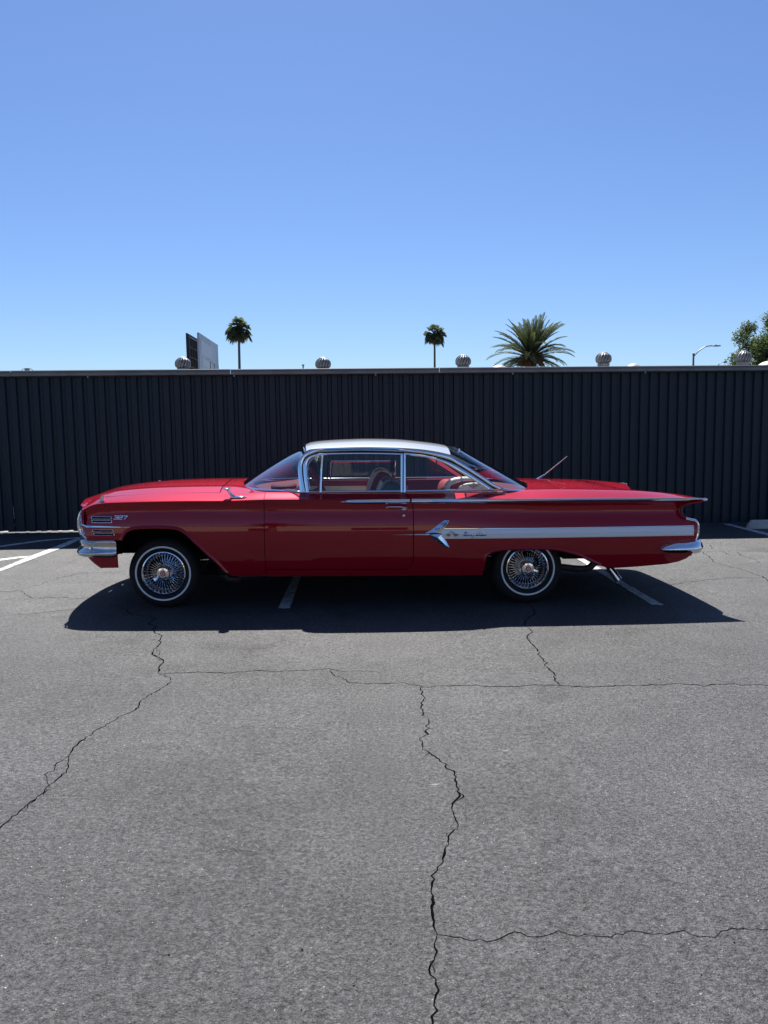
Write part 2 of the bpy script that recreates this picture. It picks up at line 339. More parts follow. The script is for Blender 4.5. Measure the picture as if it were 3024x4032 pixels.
for k, (pp, w0, w1) in enumerate(CR):
    P = np.array([gnd(*q)[:2] for q in pp]); seg = np.r_[0, np.cumsum(np.linalg.norm(np.diff(P, axis=0), axis=1))]
    n = int(max(8, seg[-1]/.018)); Q = resample(P, n)
    T = np.gradient(Q, axis=0); T /= np.linalg.norm(T, axis=1)[:, None]+1e-9; Nn = np.c_[-T[:, 1], T[:, 0]]
    j = np.zeros(n)
    for o_ in (1, 2, 4, 8):
        a = rng.normal(0, 1, n//o_+3); j += np.interp(np.arange(n)/o_, np.arange(len(a)), a)*.0036*o_**.42
    j *= np.minimum(1, np.minimum(np.arange(n), n-1-np.arange(n))/4.0)
    Q = Q + Nn*j[:, None]
    w = .60*np.linspace(w0, w1, n)*np.clip(rng.normal(1, .45, n), .25, 2.2)*.5
    w = np.convolve(np.r_[w[0], w, w[-1]], [.25, .5, .25], 'valid'); w *= np.minimum(1, (.3+np.minimum(np.arange(n), n-1-np.arange(n))/4.0))
    b = MB(); P3 = []
    for i in range(n):
        l = Q[i]+Nn[i]*w[i]*rng.uniform(.6, 1.3); r = Q[i]-Nn[i]*w[i]*rng.uniform(.6, 1.3); zz = .0007+.00002*k
        P3.append([(l[0], l[1], gz(l[0])+zz), (r[0], r[1], gz(r[0])+zz)])
    b.grid(P3).build('crack', M['crack'], ground, smooth=False)

def pline(quad, nm='parking_line', label=None):
    P = [gnd(*q) for q in quad]; e = []
    for i in range(len(P)):
        a, c = P[i], P[(i+1) % len(P)]; m = max(2, int(np.linalg.norm(c-a)/.04))
        for t in range(m):
            q = a+(c-a)*t/m; e.append((q[0]+rng.normal(0, .0022), q[1]+rng.normal(0, .003)))
    o = sheet(nm, e, M['line'], .004); tag(o, label, kind='structure'); return o
pline([(1095.3, 2396.2), (1141.5, 2397.3), (1198, 2236), (1170, 2236)], label='white parking line under the middle of the red car')
pline([(2568.8, 2384), (2612.3, 2384), (2212, 2150), (2188, 2150)], label='white parking line under the tail of the red car')
pline([(2846, 2064), (2874, 2064), (3400, 2192), (3400, 2206)], label='white parking line beside the concrete wheel stop')
pline([(-600, 2497), (-600, 2472), (0, 2240), (105, 2196), (200, 2160), (318, 2114), (345, 2114), (225, 2166), (160, 2190), (100, 2213), (0, 2251)], label='wide white diagonal parking line at the left edge')
pline([(-500, 2264), (-500, 2253), (0, 2202), (60, 2194), (122, 2189), (104, 2196), (0, 2209)], label='short white line joining the diagonal line at the left')
pline([(-500, 2227), (-500, 2220), (150, 2129), (330, 2114), (332, 2117), (150, 2134)], label='thin white line in the shade along the dark wall')

# ------------------------------------------------------------------ dark ribbed wall
WP0 = gnd(0, 2100); WANG = math.radians(5.2)
WD = np.array([math.cos(WANG), math.sin(WANG), 0]); WN = np.array([-math.sin(WANG), math.cos(WANG), 0])   # WN points away from camera
WC = WP0 + WD*(-WP0[0]/WD[0]); WC[2] = 0; WC = WC + WN*.03    # wall origin at X = 0
WTOP = 2.31
wall = empty('corrugated_wall', tuple(WC), WANG)
tag(wall, 'long dark navy ribbed metal wall with a grey gutter along its top', 'wall')
PW = .1524*6
def wallpanel(low):
    b = MB(); xs = []; 
    for r in range(6):
        o = r*.1524; xs += [(o+.0005, 0), (o+.0795, 0), (o+.094, .030), (o+.1375, .030), (o+.152, 0)]
    xs.append((6*.1524+.006, 0))
    P = []
    for x, y in xs: P.append([(x, y, low), (x, y, .8), (x, y, 1.6), (x, y, WTOP-.03)])
    b.grid(P); return b
pn_low = wallpanel(-.12); pn_gap = wallpanel(.0)
first = {}; WSH = 0.0
for i in range(-20, 21):
    gap = i <= -4; key = gap
    if key not in first:
        first[key] = (pn_gap if gap else pn_low).build('metal_panel', M['wall'], wall, smooth=False); o = first[key]
    else:
        o = first[key].copy(); COL.objects.link(o); o.parent = wall
    o.location = (i*PW+.02+WSH, .0015*(i % 2), 0.0)
    if gap: o.location.z = gz(WC[0]+WD[0]*(i+.5)*PW)+.018+.002*random.random()
# soffit strip behind gutter, gutter sections, back girts
MB().box((PW/2, .04, WTOP-.016), (41*PW, .13, .03)).build('top_flashing', M['soffit'], wall, smooth=False)
def gutter(L_):
    pr = [(-.02, .075), (-.105, .075), (-.112, .068), (-.112, .056), (-.100, .050), (-.092, .040), (-.098, .026), (-.100, .004), (-.094, -.004), (-.02, -.004)]
    b = MB(); P = [[(x, y, z) for y, z in pr] for x in (0, L_)]; b.grid(P); return b
g0 = None
for i in range(14):
    if g0 is None: g0 = gutter(3.046).build('gutter', M['gutter'], wall, smooth=False); o = g0
    else: o = g0.copy(); COL.objects.link(o); o.parent = wall
    o.location = ((i-7)*3.05+.85+.0, 0, WTOP-.012+.0012*(i % 3))
b = MB()
for i in range(-4, 5): b.box((i*2.05-.1, -.112, WTOP-.03), (.018, .008, .035))
b.build('gutter_bracket', M['galv'], wall, smooth=False)
b = MB()
for i in range(-54, 55):
    for z, pr in ((.16, .75), (1.22, .5), (1.95, .45)):
        if random.random() < pr: b.lathe([(0, -.005), (.006, -.005), (.007, 0)], (i*.1524+.136 if False else i*.1524+.045, -.001, z+random.uniform(-.02, .02)), 'y', 6)
tag(b.build('screw_heads', M['galv'] if False else mat('painted_screw', (.05, .055, .06), .4), wall, smooth=False), kind='stuff')
MB().box((PW/2, .09, 1.2), (41*PW, .06, .09)).box((PW/2, .09, 2.2), (41*PW, .06, .09)).build('girt', M['dark_metal'], wall, smooth=False)
b = MB()  # pale strips along a panel seam: slit of daylight put in as colour
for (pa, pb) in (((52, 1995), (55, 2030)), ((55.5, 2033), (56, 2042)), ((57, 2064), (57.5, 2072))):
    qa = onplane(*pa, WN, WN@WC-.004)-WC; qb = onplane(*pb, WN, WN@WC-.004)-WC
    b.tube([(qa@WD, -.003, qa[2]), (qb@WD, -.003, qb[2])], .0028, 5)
tag(b.build('seam_daylight_strips', M['line'], wall), kind='stuff')
# lit yard behind the wall
yd = [WC+WD*-18+WN*.12, WC+WD*19+WN*.12, WC+WD*19+WN*8, WC+WD*-18+WN*8]
tag(sheet('concrete_yard', yd, M['concrete'], .003), 'sunlit concrete strip glimpsed below the dark wall', kind='structure')

# wheel stop at the right
ws = empty('wheel_stop'); q0 = gnd(2952, 2083); L_ = 1.8
wsx = np.array([math.cos(WANG), math.sin(WANG), -SL]); ws.location = tuple(q0); ws.rotation_euler = (0, SL, WANG)
b = MB(); pr = [(0, 0), (.03, .10), (.055, .125), (.095, .125), (.12, .10), (.15, 0)]
P = []
for x, s in ((0, .0), (.02, .55), (.06, .95), (.09, 1), (L_-.06, 1), (L_-.02, .6), (L_, .0)):
    P.append([(x, .075+(y-.075)*(.5+.5*s), z*max(s, .01)+rng.normal(0, .001)) for y, z in pr])
b.grid(P); b.build('concrete_block', M['concrete'], ws, smooth=False)
for x in (.35, 1.45): MB().lathe([(.001, .127), (.018, .127), (.02, .1)], (x, .075, 0), 'z', 12).build('anchor_bolt', M['dark_metal'], ws)
tag(ws, 'pale concrete wheel stop lying in the shade at the foot of the dark wall', 'wheel stop')

exec_car = True
# ------------------------------------------------------------------ THE CAR
car = empty('red_coupe'); 
car.matrix_world = Matrix(((*CM[0], CO[0]), (*CM[1], CO[1]), (*CM[2], CO[2]), (0, 0, 0, 1)))
tag(car, 'glossy red two-door 1960s coupe with white roof, tail fins and wire wheels', 'car')
def pxc(lst, y=-1.0, smooth=True):
    P = [cl(px, py, y) for px, py in lst]; return curve([p[0] for p in P], [p[2] for p in P], smooth)
zr = pxc([(318, 2013), (322, 2009), (334, 2001.5), (368.6, 1988), (406.6, 1982.4), (479, 1978.8), (580, 1976), (743, 1973), (1041, 1971), (1345, 1971), (1621, 1969.5), (2000, 1967.5), (2300, 1965), (2700, 1964.5), (2779, 1967)], -.98)
plan = curve([-2.18, -2.13, -2.05, -1.9, -1.5, -.6, 1.0, 2.0, 2.95], [.885, .925, .95, .965, .985, 1.0, 1.0, .985, .94])
sec_f = curve([0, -.012, -.035, -.06, -.075, -.10, -.15, -.20, -.27, -.36, -.45, -.55, -.63, -.80][::-1], [0, -.003, -.013, -.0185, -.0185, -.0135, -.002, .006, .0105, .006, -.007, -.029, -.053, -.11][::-1])
sec_r = curve([0, -.012, -.035, -.07, -.10, -.14, -.19, -.24, -.29, -.36, -.45, -.55, -.63, -.80][::-1], [0, -.012, -.034, -.052, -.053, -.043, -.022, -.006, 0, -.004, -.02, -.045, -.075, -.13][::-1])
def Wd(x, z):
    e = z - zr(x); e = min(0, e); w = sst(.7, 2.1, x); return plan(x) + sec_f(e)*(1-w) + sec_r(e)*w
crown = lambda lst: pxc(lst, 0.0)
zch = crown([(316, 2015), (330, 2000), (363, 1973), (390, 1952), (417, 1935), (471, 1916), (580, 1900), (688, 1891.6), (820, 1887.5), (943, 1886), (1000, 1886)])
shp_h = curve([0, .006, .02, .08, .16, .185, .19, .2, .30, .40, .52, .57, .64, .8, 1.0], [0, .035, .09, .24, .41, .45, .45, .47, .66, .79, .80, .83, .88, .95, 1.0])
dk_c = curve([1.2, 1.7, 2.2, 2.45, 2.7, 2.95], [.06, .066, .058, .050, .032, .004])    # wing crest above ridge
dk_m = curve([1.2, 1.7, 2.1, 2.3, 2.5, 2.7, 2.95], [.07, .088, .088, .072, .022, -.04, -.10])       # centre of deck
def Ztop(x, y):
    W = plan(x); e = max(0, W-abs(y)); 
    wh = 1-sst(-1.0, -.62, x); wk = sst(1.15, 1.5, x); ws_ = max(0, 1-wh-wk)
    h = shp_h(e)*max(.0, zch(x-.10*max(0, 1-(y/.95)**2)*sst(-1.7, -2.1, x)*0)-zr(x))
    s = .012*min(1, e/.008) + .046*sst(0, .14, e) if True else 0
    c = dk_c(x); m = dk_m(x); t = min(1, e/.20)
    d = c*(1-(1-t)**1.25) if e < .20 else c + (m-c)*sst(.20, .85, e)
    return zr(x) + wh*h + ws_*s + wk*d
SIDE_E = [0.0, .003, .007, .014, .024, .04]
def panel(X, zbotf, dxf, yinf, nside=26, mirror=True, vmax=1.0, topn=8):
    P = []
    for X_ in X:
        row = []
        for k in range(nside):
            v = k/(nside-1); x = X_
            v = v if v < .99 else .99+0.01
            for _ in range(5):
                zb = zbotf(x); z = zb+(zr(x)-zb)*v*vmax; x = X_+dxf(X_, z, 0)
            row.append((x, -Wd(x, z), z))
        if yinf is not None:
            eprev = 0
            W0 = plan(X_); emax = max(.03, W0-yinf(X_)); es = [e for e in SIDE_E[1:] if e < emax*.8]; es += list(np.linspace(es[-1], emax, topn)[1:])
            for e in es:
                x = X_
                for _ in range(4):
                    y = plan(x)-e; z = Ztop(x, y); x = X_+dxf(X_, z, e)
                row.append((x, -y, z))
        P.append(row)
    return MB().grid(P)
def pair(name, b, m, solid=0, sharp=35, label=None, parent=None, smooth=True):
    o1 = b.build(name, m, parent or car, solid=solid, sharp=sharp, smooth=smooth); o2 = b.mirror().build(name, m, parent or car, solid=solid, sharp=sharp, smooth=smooth)
    return o1, o2
def xs_dense(a, c, step, extra=()):
    n = max(2, int((c-a)/step)); s = list(np.linspace(a, c, n+1)); s += [e for e in extra if a < e < c]; return sorted(s)
# front fender
nose = [(321.6, 2009.6), (316.5, 2020), (315.5, 2045), (319, 2067), (327, 2085.5), (349, 2127)]
NP = [cl(px, py, -.93) for px, py in nose]; x0z = curve([p[2] for p in NP], [p[0] for p in NP]); XN = -2.145
archF = [(340, 2127), (463, 2127), (480, 2127), (486, 2115), (497, 2098), (515, 2087), (540, 2081), (569, 2079), (634, 2077.7), (688, 2081), (715, 2089), (743, 2108.6), (775, 2141), (813, 2179), (851, 2214), (878, 2247), (893, 2260), (912, 2268.5), (935, 2271), (1050, 2269.5)]
zbF = pxc(archF, -.97, False)
XG1 = cl(1041, 2060, -.99)[0]     # fender / door gap
def dxF(X, z, e):
    fall = max(0, 1-(X-XN)/.32)**2
    d = x0z(z)-XN if e == 0 else x0z(zr(XN))-XN - .12*sst(0, .25, e)*.9
    return d*fall
aX = [cl(px, py, -.97)[0] for px, py in archF]
fend = panel(xs_dense(XN, XG1-.0025, .035, aX), zbF, dxF, lambda x: .80 if x < -1.0 else .80+.03*sst(-1.0, -.66, x))
pair('front_fender', fend, M['red'], .008)
# door
gapD = [(1594, 1938), (1604, 1952), (1619, 1973), (1625, 1995), (1627, 2030), (1627, 2195), (1623, 2218), (1613, 2231), (1600, 2238)]
GP = [cl(px, py, -.985) for px, py in gapD]; xgd = curve([p[2] for p in GP], [p[0] for p in GP]); XG2 = cl(1627, 2100, -.99)[0]
zbD = pxc([(1030, 2239.5), (1640, 2238)], -.95, False)
dxD = lambda X, z, e: (xgd(z)-XG2)*max(0, 1-(XG2-X)/.3)**2
YB = .872
door = panel(xs_dense(XG1+.0025, XG2-.003, .04, [XG2-.02, XG2-.05]), zbD, dxD, lambda x: YB)
pair('door', door, M['red'], .008)
doors = [o for o in car.children if o.name.startswith('door')]
for xg, fx in ((XG1, lambda z: XG1), (XG2, xgd)):
    P = []
    for d_ in (-.035, 0, .035):
        row = []
        for z in np.linspace(zbD(XG1), zr(xg)-.012, 14): row.append((fx(z)+d_, -(Wd(xg, z)-.013), z))
        for e in (.006, .02, .05, .09, .12): zz = Ztop(xg, plan(xg)-e)-.013; row.append((fx(zz)+d_, -(plan(xg)-e-.005), zz))
        P.append(row)
    pair('door_jamb', MB().grid(P), M['black'], smooth=False)
# rocker
zbR = pxc([(1030, 2269.5), (1640, 2267)], -.95, False)
P = []
for x in xs_dense(XG1+.0025, XG2+.012, .08):
    zt = zbD(x)-.006; zb = zbR(x); P.append([(x, -Wd(x, z), z) for z in np.linspace(zb, zt, 6)]+[(x, -Wd(x, zt)+.03, zt)])
    P[-1].insert(0, (x, -Wd(x, zb)+.05, zb-.004))
pair('rocker_panel', MB().grid(P), M['red'], .006)
# quarter panel
archR = [(1600, 2267.5), (1898, 2266), (1902, 2264), (1904, 2241), (1908, 2216), (1914, 2193), (1925, 2180), (1950, 2169), (2001, 2163), (2106, 2161), (2170, 2163), (2212, 2169.5), (2229, 2174), (2272, 2186), (2320.5, 2208), (2369, 2230), (2395, 2238), (2425, 2240), (2513, 2235), (2634, 2225), (2682, 2215), (2711, 2203), (2728, 2189), (2740, 2180), (2800, 2178)]
zbQ = pxc(archR, -.96, False)
tailpx = [(2779, 1967), (2765.7, 1973.6), (2718, 1981.5), (2694.5, 1988.6), (2685, 2001), (2683.4, 2014), (2686.6, 2025), (2694.5, 2037.7), (2718, 2045.6), (2734, 2049.5), (2742, 2056.6), (2744.3, 2071), (2744.3, 2086.7), (2742, 2110), (2737, 2123), (2732, 2137), (2732, 2190)]
TP = [cl(px, py, -.93) for px, py in tailpx]; xtz = curve([p[2] for p in TP], [p[0] for p in TP], False); XT = TP[0][0]
def dxQ(X, z, e):
    d = 0
    if X < XG2+.4: d += (xgd(z)-XG2)*max(0, 1-(X-XG2)/.3)**2
    fall = max(0, 1-(XT-X)/.42)**1.5
    d += ((xtz(z)-XT) if e == 0 else -.35*min(e, .25))*fall
    return d
yinQ = lambda x: YB + (.742-YB)*sst(1.26, 1.42, x)
aX = [cl(px, py, -.96)[0] for px, py in archR]
vq = 40
def panelQ():
    X = xs_dense(XG2+.0035, XT, .04, aX+[XT-.01, XT-.025]); P = []
    zt = sorted(set([p[2] for p in TP]))
    for X_ in X:
        row = []; zrX = zr(X_)
        w = max(0, 1-(XT-X_)/.42)
        for k in range(vq):
            v = k/(vq-1); v = v + w*.22*math.sin(math.pi*v)*v; v = min(1, v); x = X_
            for _ in range(6):
                zb = zbQ(x); z = zb+(zr(x)-zb)*v; x = X_+dxQ(X_, z, 0)
            row.append((x, -Wd(min(x, XT), z), z))
        emax = max(.03, plan(X_)-yinQ(X_)); es = [e for e in SIDE_E[1:] if e < emax*.8]; es += list(np.linspace(es[-1], emax, 9)[1:])
        for e in es:
            x = X_
            for _ in range(4):
                y = plan(x)-e; z = Ztop(x, y); x = X_+dxQ(X_, z if e < .16 else z, e)
            row.append((x, -y, z))
        P.append(row)
    return MB().grid(P)
pair('quarter_panel', panelQ(), M['red'], .008)
# arch lips
def lip(path, y, w=.012, out=.006):
    P = []; pts = catmull([cl(px, py, y) for px, py in path], 4)
    T = np.gradient(pts, axis=0); T /= np.linalg.norm(T, axis=1)[:, None]
    for p, t in zip(pts, T):
        n = np.array([-t[2], 0, t[0]]); n = n if n[2] > 0 or abs(t[0]) < .3 else -n
        q = [(-.004, .05), (-.004, -out), (w*.5, -out-.003), (w*1.4, -out*.6), (w*2.2, .0035)]
        row = []
        for a, o_ in q:
            c = p+n*a; row.append((c[0], -Wd(c[0], c[2])+o_, c[2]))
        P.append(row)
    return MB().grid(P)
pair('wheel_arch_lip', lip([(480, 2128), (486, 2115), (497, 2098), (515, 2087), (540, 2081), (569, 2079), (634, 2077.7), (688, 2081), (715, 2089), (743, 2108.6), (775, 2141), (813, 2179), (851, 2214), (878, 2247), (893, 2260)], -.97), M['red'])
pair('wheel_arch_lip', lip([(1904, 2241), (1908, 2216), (1914, 2193), (1925, 2180), (1950, 2169), (2001, 2163), (2106, 2161), (2170, 2163), (2212, 2169.5), (2229, 2174), (2272, 2186), (2320.5, 2208), (2369, 2230)], -.965), M['red'])
# hood
P = []
HN = lambda y: XN - .105*(1-(abs(y)/.93)**2.2)+.0
for y in np.linspace(-.794, .794, 61):
    row = []
    for t in np.linspace(0, 1, 50)**1.4:
        x = HN(y)+(-1.045-.02*(1-(y/.8)**2)-HN(y))*t; row.append((x, y, Ztop(x, y)))
    P.append(row)
hood = MB().grid(P[::-1]).build('hood', M['red'], car, solid=.008)
# cowl under the windshield
wsb = lambda y: -.385-.60*math.cos(math.asin(min(1, abs(y)/.862)**(1/.92)))**1.05
P = []
for y in np.linspace(-.87, .87, 33):
    x0 = -1.038-.02*(1-(y/.8)**2); x1 = wsb(y)+.13; P.append([(x, y, Ztop(x, y)-.001 if x < -.95 or True else .95) for x in np.linspace(x0, x1, 10)])
MB().grid(P[::-1]).build('cowl_panel', M['red'], car, solid=.006)
# rear deck and trunk lid
P = []
for y in np.linspace(-.738, .738, 41): P.append([(x, y, Ztop(x, y)) for x in np.linspace(1.27+.38*max(0, 1-(y/.84)**2)**.55, 1.80, 10)])
MB().grid(P[::-1]).build('rear_deck', M['red'], car, solid=.006)
tre = lambda y: XT-.07-.11*(1-(abs(y)/.742)**1.6)
P = []
for y in np.linspace(-.738, .738, 61): P.append([(x, y, Ztop(x, y)) for x in np.linspace(1.806, tre(y), 36)])
MB().grid(P[::-1]).build('trunk_lid', M['red'], car, solid=.008)
# tail panel
P = []
for y in np.linspace(-.93, .93, 49):
    row = []; xt = tre(y) if abs(y) < .742 else XT-.35*max(0, plan(XT)-abs(y))
    for k, p in enumerate(TP):
        w = max(0, 1-k/4); x = p[0]-.03*0+(xt-TP[0][0])*w; z = p[2]
        if k < 5: z = p[2] + (Ztop(xt, y)-TP[0][2])*(1-k/5)
        x -= .02*min(1, k/3); z -= .003 if k == 0 else 0; row.append((x, y, z))
    P.append(row)
MB().grid(P).build('tail_panel', M['red'], car)
P = []
for y in np.linspace(-.94, .94, 30):
    row = []
    for z in np.linspace(.535, .835, 14): row.append((x0z(z)-.10*(1-(y/.94)**2)+.03, y, z))
    P.append(row)
grl = MB().grid(P).build('grille', M['seal'], car)
b = MB()
for z in np.linspace(.60, .78, 9): b.tube([(x0z(z)-.10*(1-(y/.94)**2)+.015, y, z) for y in np.linspace(-.9, .9, 24)], .006, 6)
b.build('grille_bar', M['chrome'], grl)
for s in (-1, 1):
    for yy in (.73, .50):
        c = (x0z(.705)-.10*(1-(yy/.94)**2)+.01, s*yy, .705)
        hl = MB().lathe([(.098, .02), (.10, -.018), (.088, -.026), (.08, -.012)], c, 'x', 32).build('headlamp_bezel', M['chrome'], car)
        MB().lathe([(.082, -.008), (.06, -.02), (.03, -.026), (.001, -.028)], c, 'x', 32).build('headlamp_lens', M['lens'], hl)
    for yy in (.30, .52, .74):
        c = (xtz(.62)-.015, s*yy, .62)
        tl = MB().lathe([(.062, -.02), (.064, .012), (.055, .018), (.048, .008)], c, 'x', 24).build('tail_lamp_bezel', M['chrome'], car)
        MB().lathe([(.05, .008), (.03, .02), (.001, .024)], c, 'x', 24).build('tail_lamp_lens', M['redlens'], tl)
# chrome edge of the front end and headlamp brow
b = MB(); b.tube(catmull([cl(px, py, -.915) for px, py in [(322, 2011), (314.5, 2022), (311, 2045), (311, 2062), (313, 2078), (320, 2098), (332, 2112), (347, 2125)]], 5), [.003]+[.0085]*34+[.003]*1, 8)
pair('front_edge_trim', b, M['chrome'])
b = MB(); b.tube(catmull([cl(px, py, -.86) for px, py in [(312, 2030), (308, 2048), (308, 2070), (312, 2090), (320, 2106)]], 5), .008, 8); pair('headlamp_surround', b, M['chrome'])
b = MB(); b.tube(catmull([cl(px, py, -.93) for px, py in [(2766, 1974), (2718, 1982.5), (2696, 1989.5), (2687, 2001), (2685, 2014), (2688, 2025), (2696, 2037)]], 5), .0055, 6); pair('fin_edge_trim', b, M['red'])
b = MB(); b.tube(catmull([cl(px, py, -.925) for px, py in [(2700, 2041), (2720, 2046), (2736, 2049), (2745, 2057), (2749, 2072), (2749, 2090), (2746, 2108), (2740, 2122), (2735, 2131)]], 5), .011, 8); pair('tail_edge_trim', b, M['chrome'])
b = MB(); b.ell(cl(2776, 1966.5, -.935), (.022, .012, .012)); pair('fin_tip', b, M['chrome'])

# ---- side trim helper
def ribbon(xa, xb, ztf, zbf, off=.001, bulge=.006, n=40, prof=None):
    prof = prof or [(0, -.004), (0, .25), (.12, .7), (.35, 1.0), (.65, 1.0), (.88, .7), (1, .25), (1, -.004)]
    P = []
    for x in np.linspace(xa, xb, n):
        zt = ztf(x); zb = zbf(x); row = []
        for t, h in prof:
            z = zb+(zt-zb)*t; row.append((x, -(Wd(x, z)+off+(bulge*h if h >= 0 else h)), z))
        P.append(row)
    m = MB().grid(P); k = len(prof); m.f += [tuple(range(k)), tuple(len(m.v)-k+i for i in reversed(range(k)))]; m.m += [0, 0]; return m
def zpx(lst): return pxc(lst, -1.0, False)
# fin spear on door and quarter: rides on the ridge
st = zpx([(1341, 1976), (1365, 1970), (1400, 1968), (1612, 1965)]); sb = zpx([(1341, 1977), (1368, 1984), (1400, 1985.5), (1612, 1984)])
def ridge_trim(xa, xb, ztf, zbf, n=60, bulge=.010):
    P = []
    for x in np.linspace(xa, xb, n):
        zt = ztf(x); zb = zbf(x); row = []; W = plan(x)
        for t, h in [(0, -.006), (0, .35), (.2, .8), (.45, 1.0), (.6, .75), (.68, .55), (.74, .8), (.9, .9), (1.0, .55), (1.02, -.012)]:
            z = zb+(zt-zb)*t; row.append((x, -(max(Wd(x, min(z, zr(x))), W-.010)+bulge*h), z))
        P.append(row)
    m = MB().grid(P); k = 10; m.f += [tuple(range(k)), tuple(len(m.v)-k+i for i in reversed(range(k)))]; m.m += [0, 0]; return m
dts = pair('door_spear', ridge_trim(cl(1341, 1976)[0], cl(1613, 1976)[0], st, sb, 40), M['chrome'])
qt = zpx([(1620, 1964.5), (2000, 1964), (2300, 1962), (2700, 1961.5), (2779, 1964)]); qb = zpx([(1620, 1983), (2000, 1980), (2300, 1975.5), (2700, 1973), (2765, 1971.5), (2779, 1969)])
pair('fin_trim', ridge_trim(cl(1621, 1972)[0], XT-.002, qt, qb, 90, .008), M['chrome'])
# belt moulding: follows belt, wraps the rear window base
bl = catmull([(-.40, -.872, .957), (0, -.874, .958), (.6, -.874, .960), (1.24, -.868, .966), (1.33, -.85, .968)], 8)
b = MB().tube(bl, .0095, 8, flat=.9); pair('belt_moulding', b, M['chrome'])
# lower spear & arrow emblem & stripe
lt = zpx([(1543, 2104.8), (1640, 2102), (1690, 2101)]); lb = zpx([(1543, 2105.4), (1640, 2107), (1690, 2108)])
pair('lower_spear', ribbon(cl(1543, 2105)[0], cl(1624, 2105)[0], lt, lb, .001, .007), M['chrome'])
pair('lower_spear', ribbon(cl(1630, 2105)[0], cl(1692, 2105)[0], lt, lb, .001, .007), M['chrome'])
def c7(l): return [(1640+x/4.608, 2030+y/4.608) for x, y in l]
def plate(pxl, thick, m=None, y=-1.0, off=0, tilt=None):
    b = MB(); fr = []; bk = []
    for px, py in pxl:
        p = cl(px, py, y); w = Wd(p[0], p[2]); fr.append((p[0], -(w+off+thick), p[2])); bk.append((p[0], -(w-.006), p[2]))
    n = len(fr); b.add(fr+bk, [tuple(range(n))[::-1]]+[(i, (i+1) % n, n+(i+1) % n, n+i) for i in range(n)]); return b
def facet(top, ridge, bot, th_edge, th_ridge):   # three px polylines -> two facets
    b = MB(); P = []
    for a, r, c in zip(top, ridge, bot):
        row = []
        for (px, py), t in ((a, -.006), (a, th_edge), (r, th_ridge), (c, th_edge), (c, -.006)):
            p = cl(px, py, -1.0); row.append((p[0], -(Wd(p[0], p[2])+t), p[2]))
        P.append(row)
    return b.grid(P)
wing_u = facet(c7([(150, 318), (270, 255), (390, 165), (510, 82), (565, 78)]), c7([(200, 327), (330, 300), (440, 215), (535, 120), (580, 82)]), c7([(300, 332), (455, 326), (475, 262), (545, 165), (600, 80)]), .004, .016)
wing_l = facet(c7([(300, 336), (455, 338), (475, 380), (545, 480), (600, 560)]), c7([(240, 345), (380, 395), (460, 470), (540, 545), (590, 572)]), c7([(215, 348), (330, 445), (420, 515), (490, 572), (540, 578)]), .004, .014)
em1 = pair('arrow_emblem', wing_u, M['chrome'], smooth=False); pair('arrow_emblem', wing_l, M['chrome'], smooth=False)
b = MB()
for a, c in ((( 330, 240), (420, 222)), ((430, 150), (510, 120))):
    pts = [cl(*c7([q])[0], -1.0) for q in (a, ((a[0]+c[0])/2+12, (a[1]+c[1])/2+6), c)]; MB().tube([(p[0], -(Wd(p[0], p[2])+.016), p[2]) for p in pts], .0022, 5).build('emblem_ridge', M['seal'], em1[0])
for a, c in (((340, 420), (400, 405)), ((380, 470), (440, 470)), ((430, 510), (480, 500))):
    pts = [cl(*c7([q])[0], -1.0) for q in (a, c)]; MB().tube([(p[0], -(Wd(p[0], p[2])+.012), p[2]) for p in pts], .0035, 5).build('emblem_ridge', M['seal'], em1[0])
s1 = zpx([(1735, 2077.5), (2100, 2077), (2744, 2070)]); s2 = zpx([(1735, 2082.5), (2100, 2082), (2744, 2075)]); s3 = zpx([(1735, 2117.5), (2100, 2115), (2744, 2108)]); s4 = zpx([(1735, 2122), (2100, 2119.5), (2744, 2113)])
xa, xb = cl(1738, 2100)[0], cl(2743, 2090)[0]
pair('white_stripe', ribbon(xa, xb, s2, s3, .001, .010, 60, [(0, -.004), (0, .3), (.05, .55), (.49, 1.0), (.51, .98), (.95, .55), (1, .3), (1, -.004)]), M['insert'], sharp=4)
pair('stripe_moulding', ribbon(xa+.02, xb, s1, s2, .001, .010, 60), M['chrome']); pair('stripe_moulding', ribbon(xa+.02, xb, s3, s4, .001, .010, 60), M['chrome'])
# script badge (hand lettering)
def stroke(b, pts, bx, r, off):
    x0, y0, x1, y1 = bx; pp = catmull([(x0+(x1-x0)*u, y0+(y1-y0)*v) for u, v in pts], 4) if len(pts) > 2 else [(x0+(x1-x0)*u, y0+(y1-y0)*v) for u, v in pts]
    P = [cl(px, py, -1.0) for px, py in pp]; b.tube([(p[0], -(Wd(p[0], p[2])+off), p[2]) for p in P], r, 5)
bx = (1822, 2108, 1916, 2092); b = MB()
S_ = [[(.02, .15), (.10, .2), (.17, .95), (.11, 1.0), (.08, .8), (.14, .75), (.20, 1.0)], [(.10, .2), (.18, .12), (.24, .55), (.25, .15), (.29, .55), (.31, .15), (.36, .55), (.37, .15), (.42, .35)],
      [(.42, .55), (.40, -.4), (.43, .5), (.48, .5), (.48, .2), (.44, .18), (.52, .25)], [(.60, .5), (.54, .5), (.53, .18), (.58, .2), (.61, .55), (.61, .18), (.66, .3), (.74, .95), (.72, 1.0), (.70, .2), (.76, .2)],
      [(.86, .5), (.79, .5), (.78, .18), (.84, .2), (.87, .55), (.88, .18), (.98, .3)]]
for s in S_: stroke(b, s, bx, .0033, .0140)
stroke(b, [(.02, .10), (.98, .20)], bx, .0026, .0125)
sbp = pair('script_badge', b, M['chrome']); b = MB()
for s in S_: stroke(b, [(u-.012, v-.16) for u, v in s], bx, .0026, .0108)
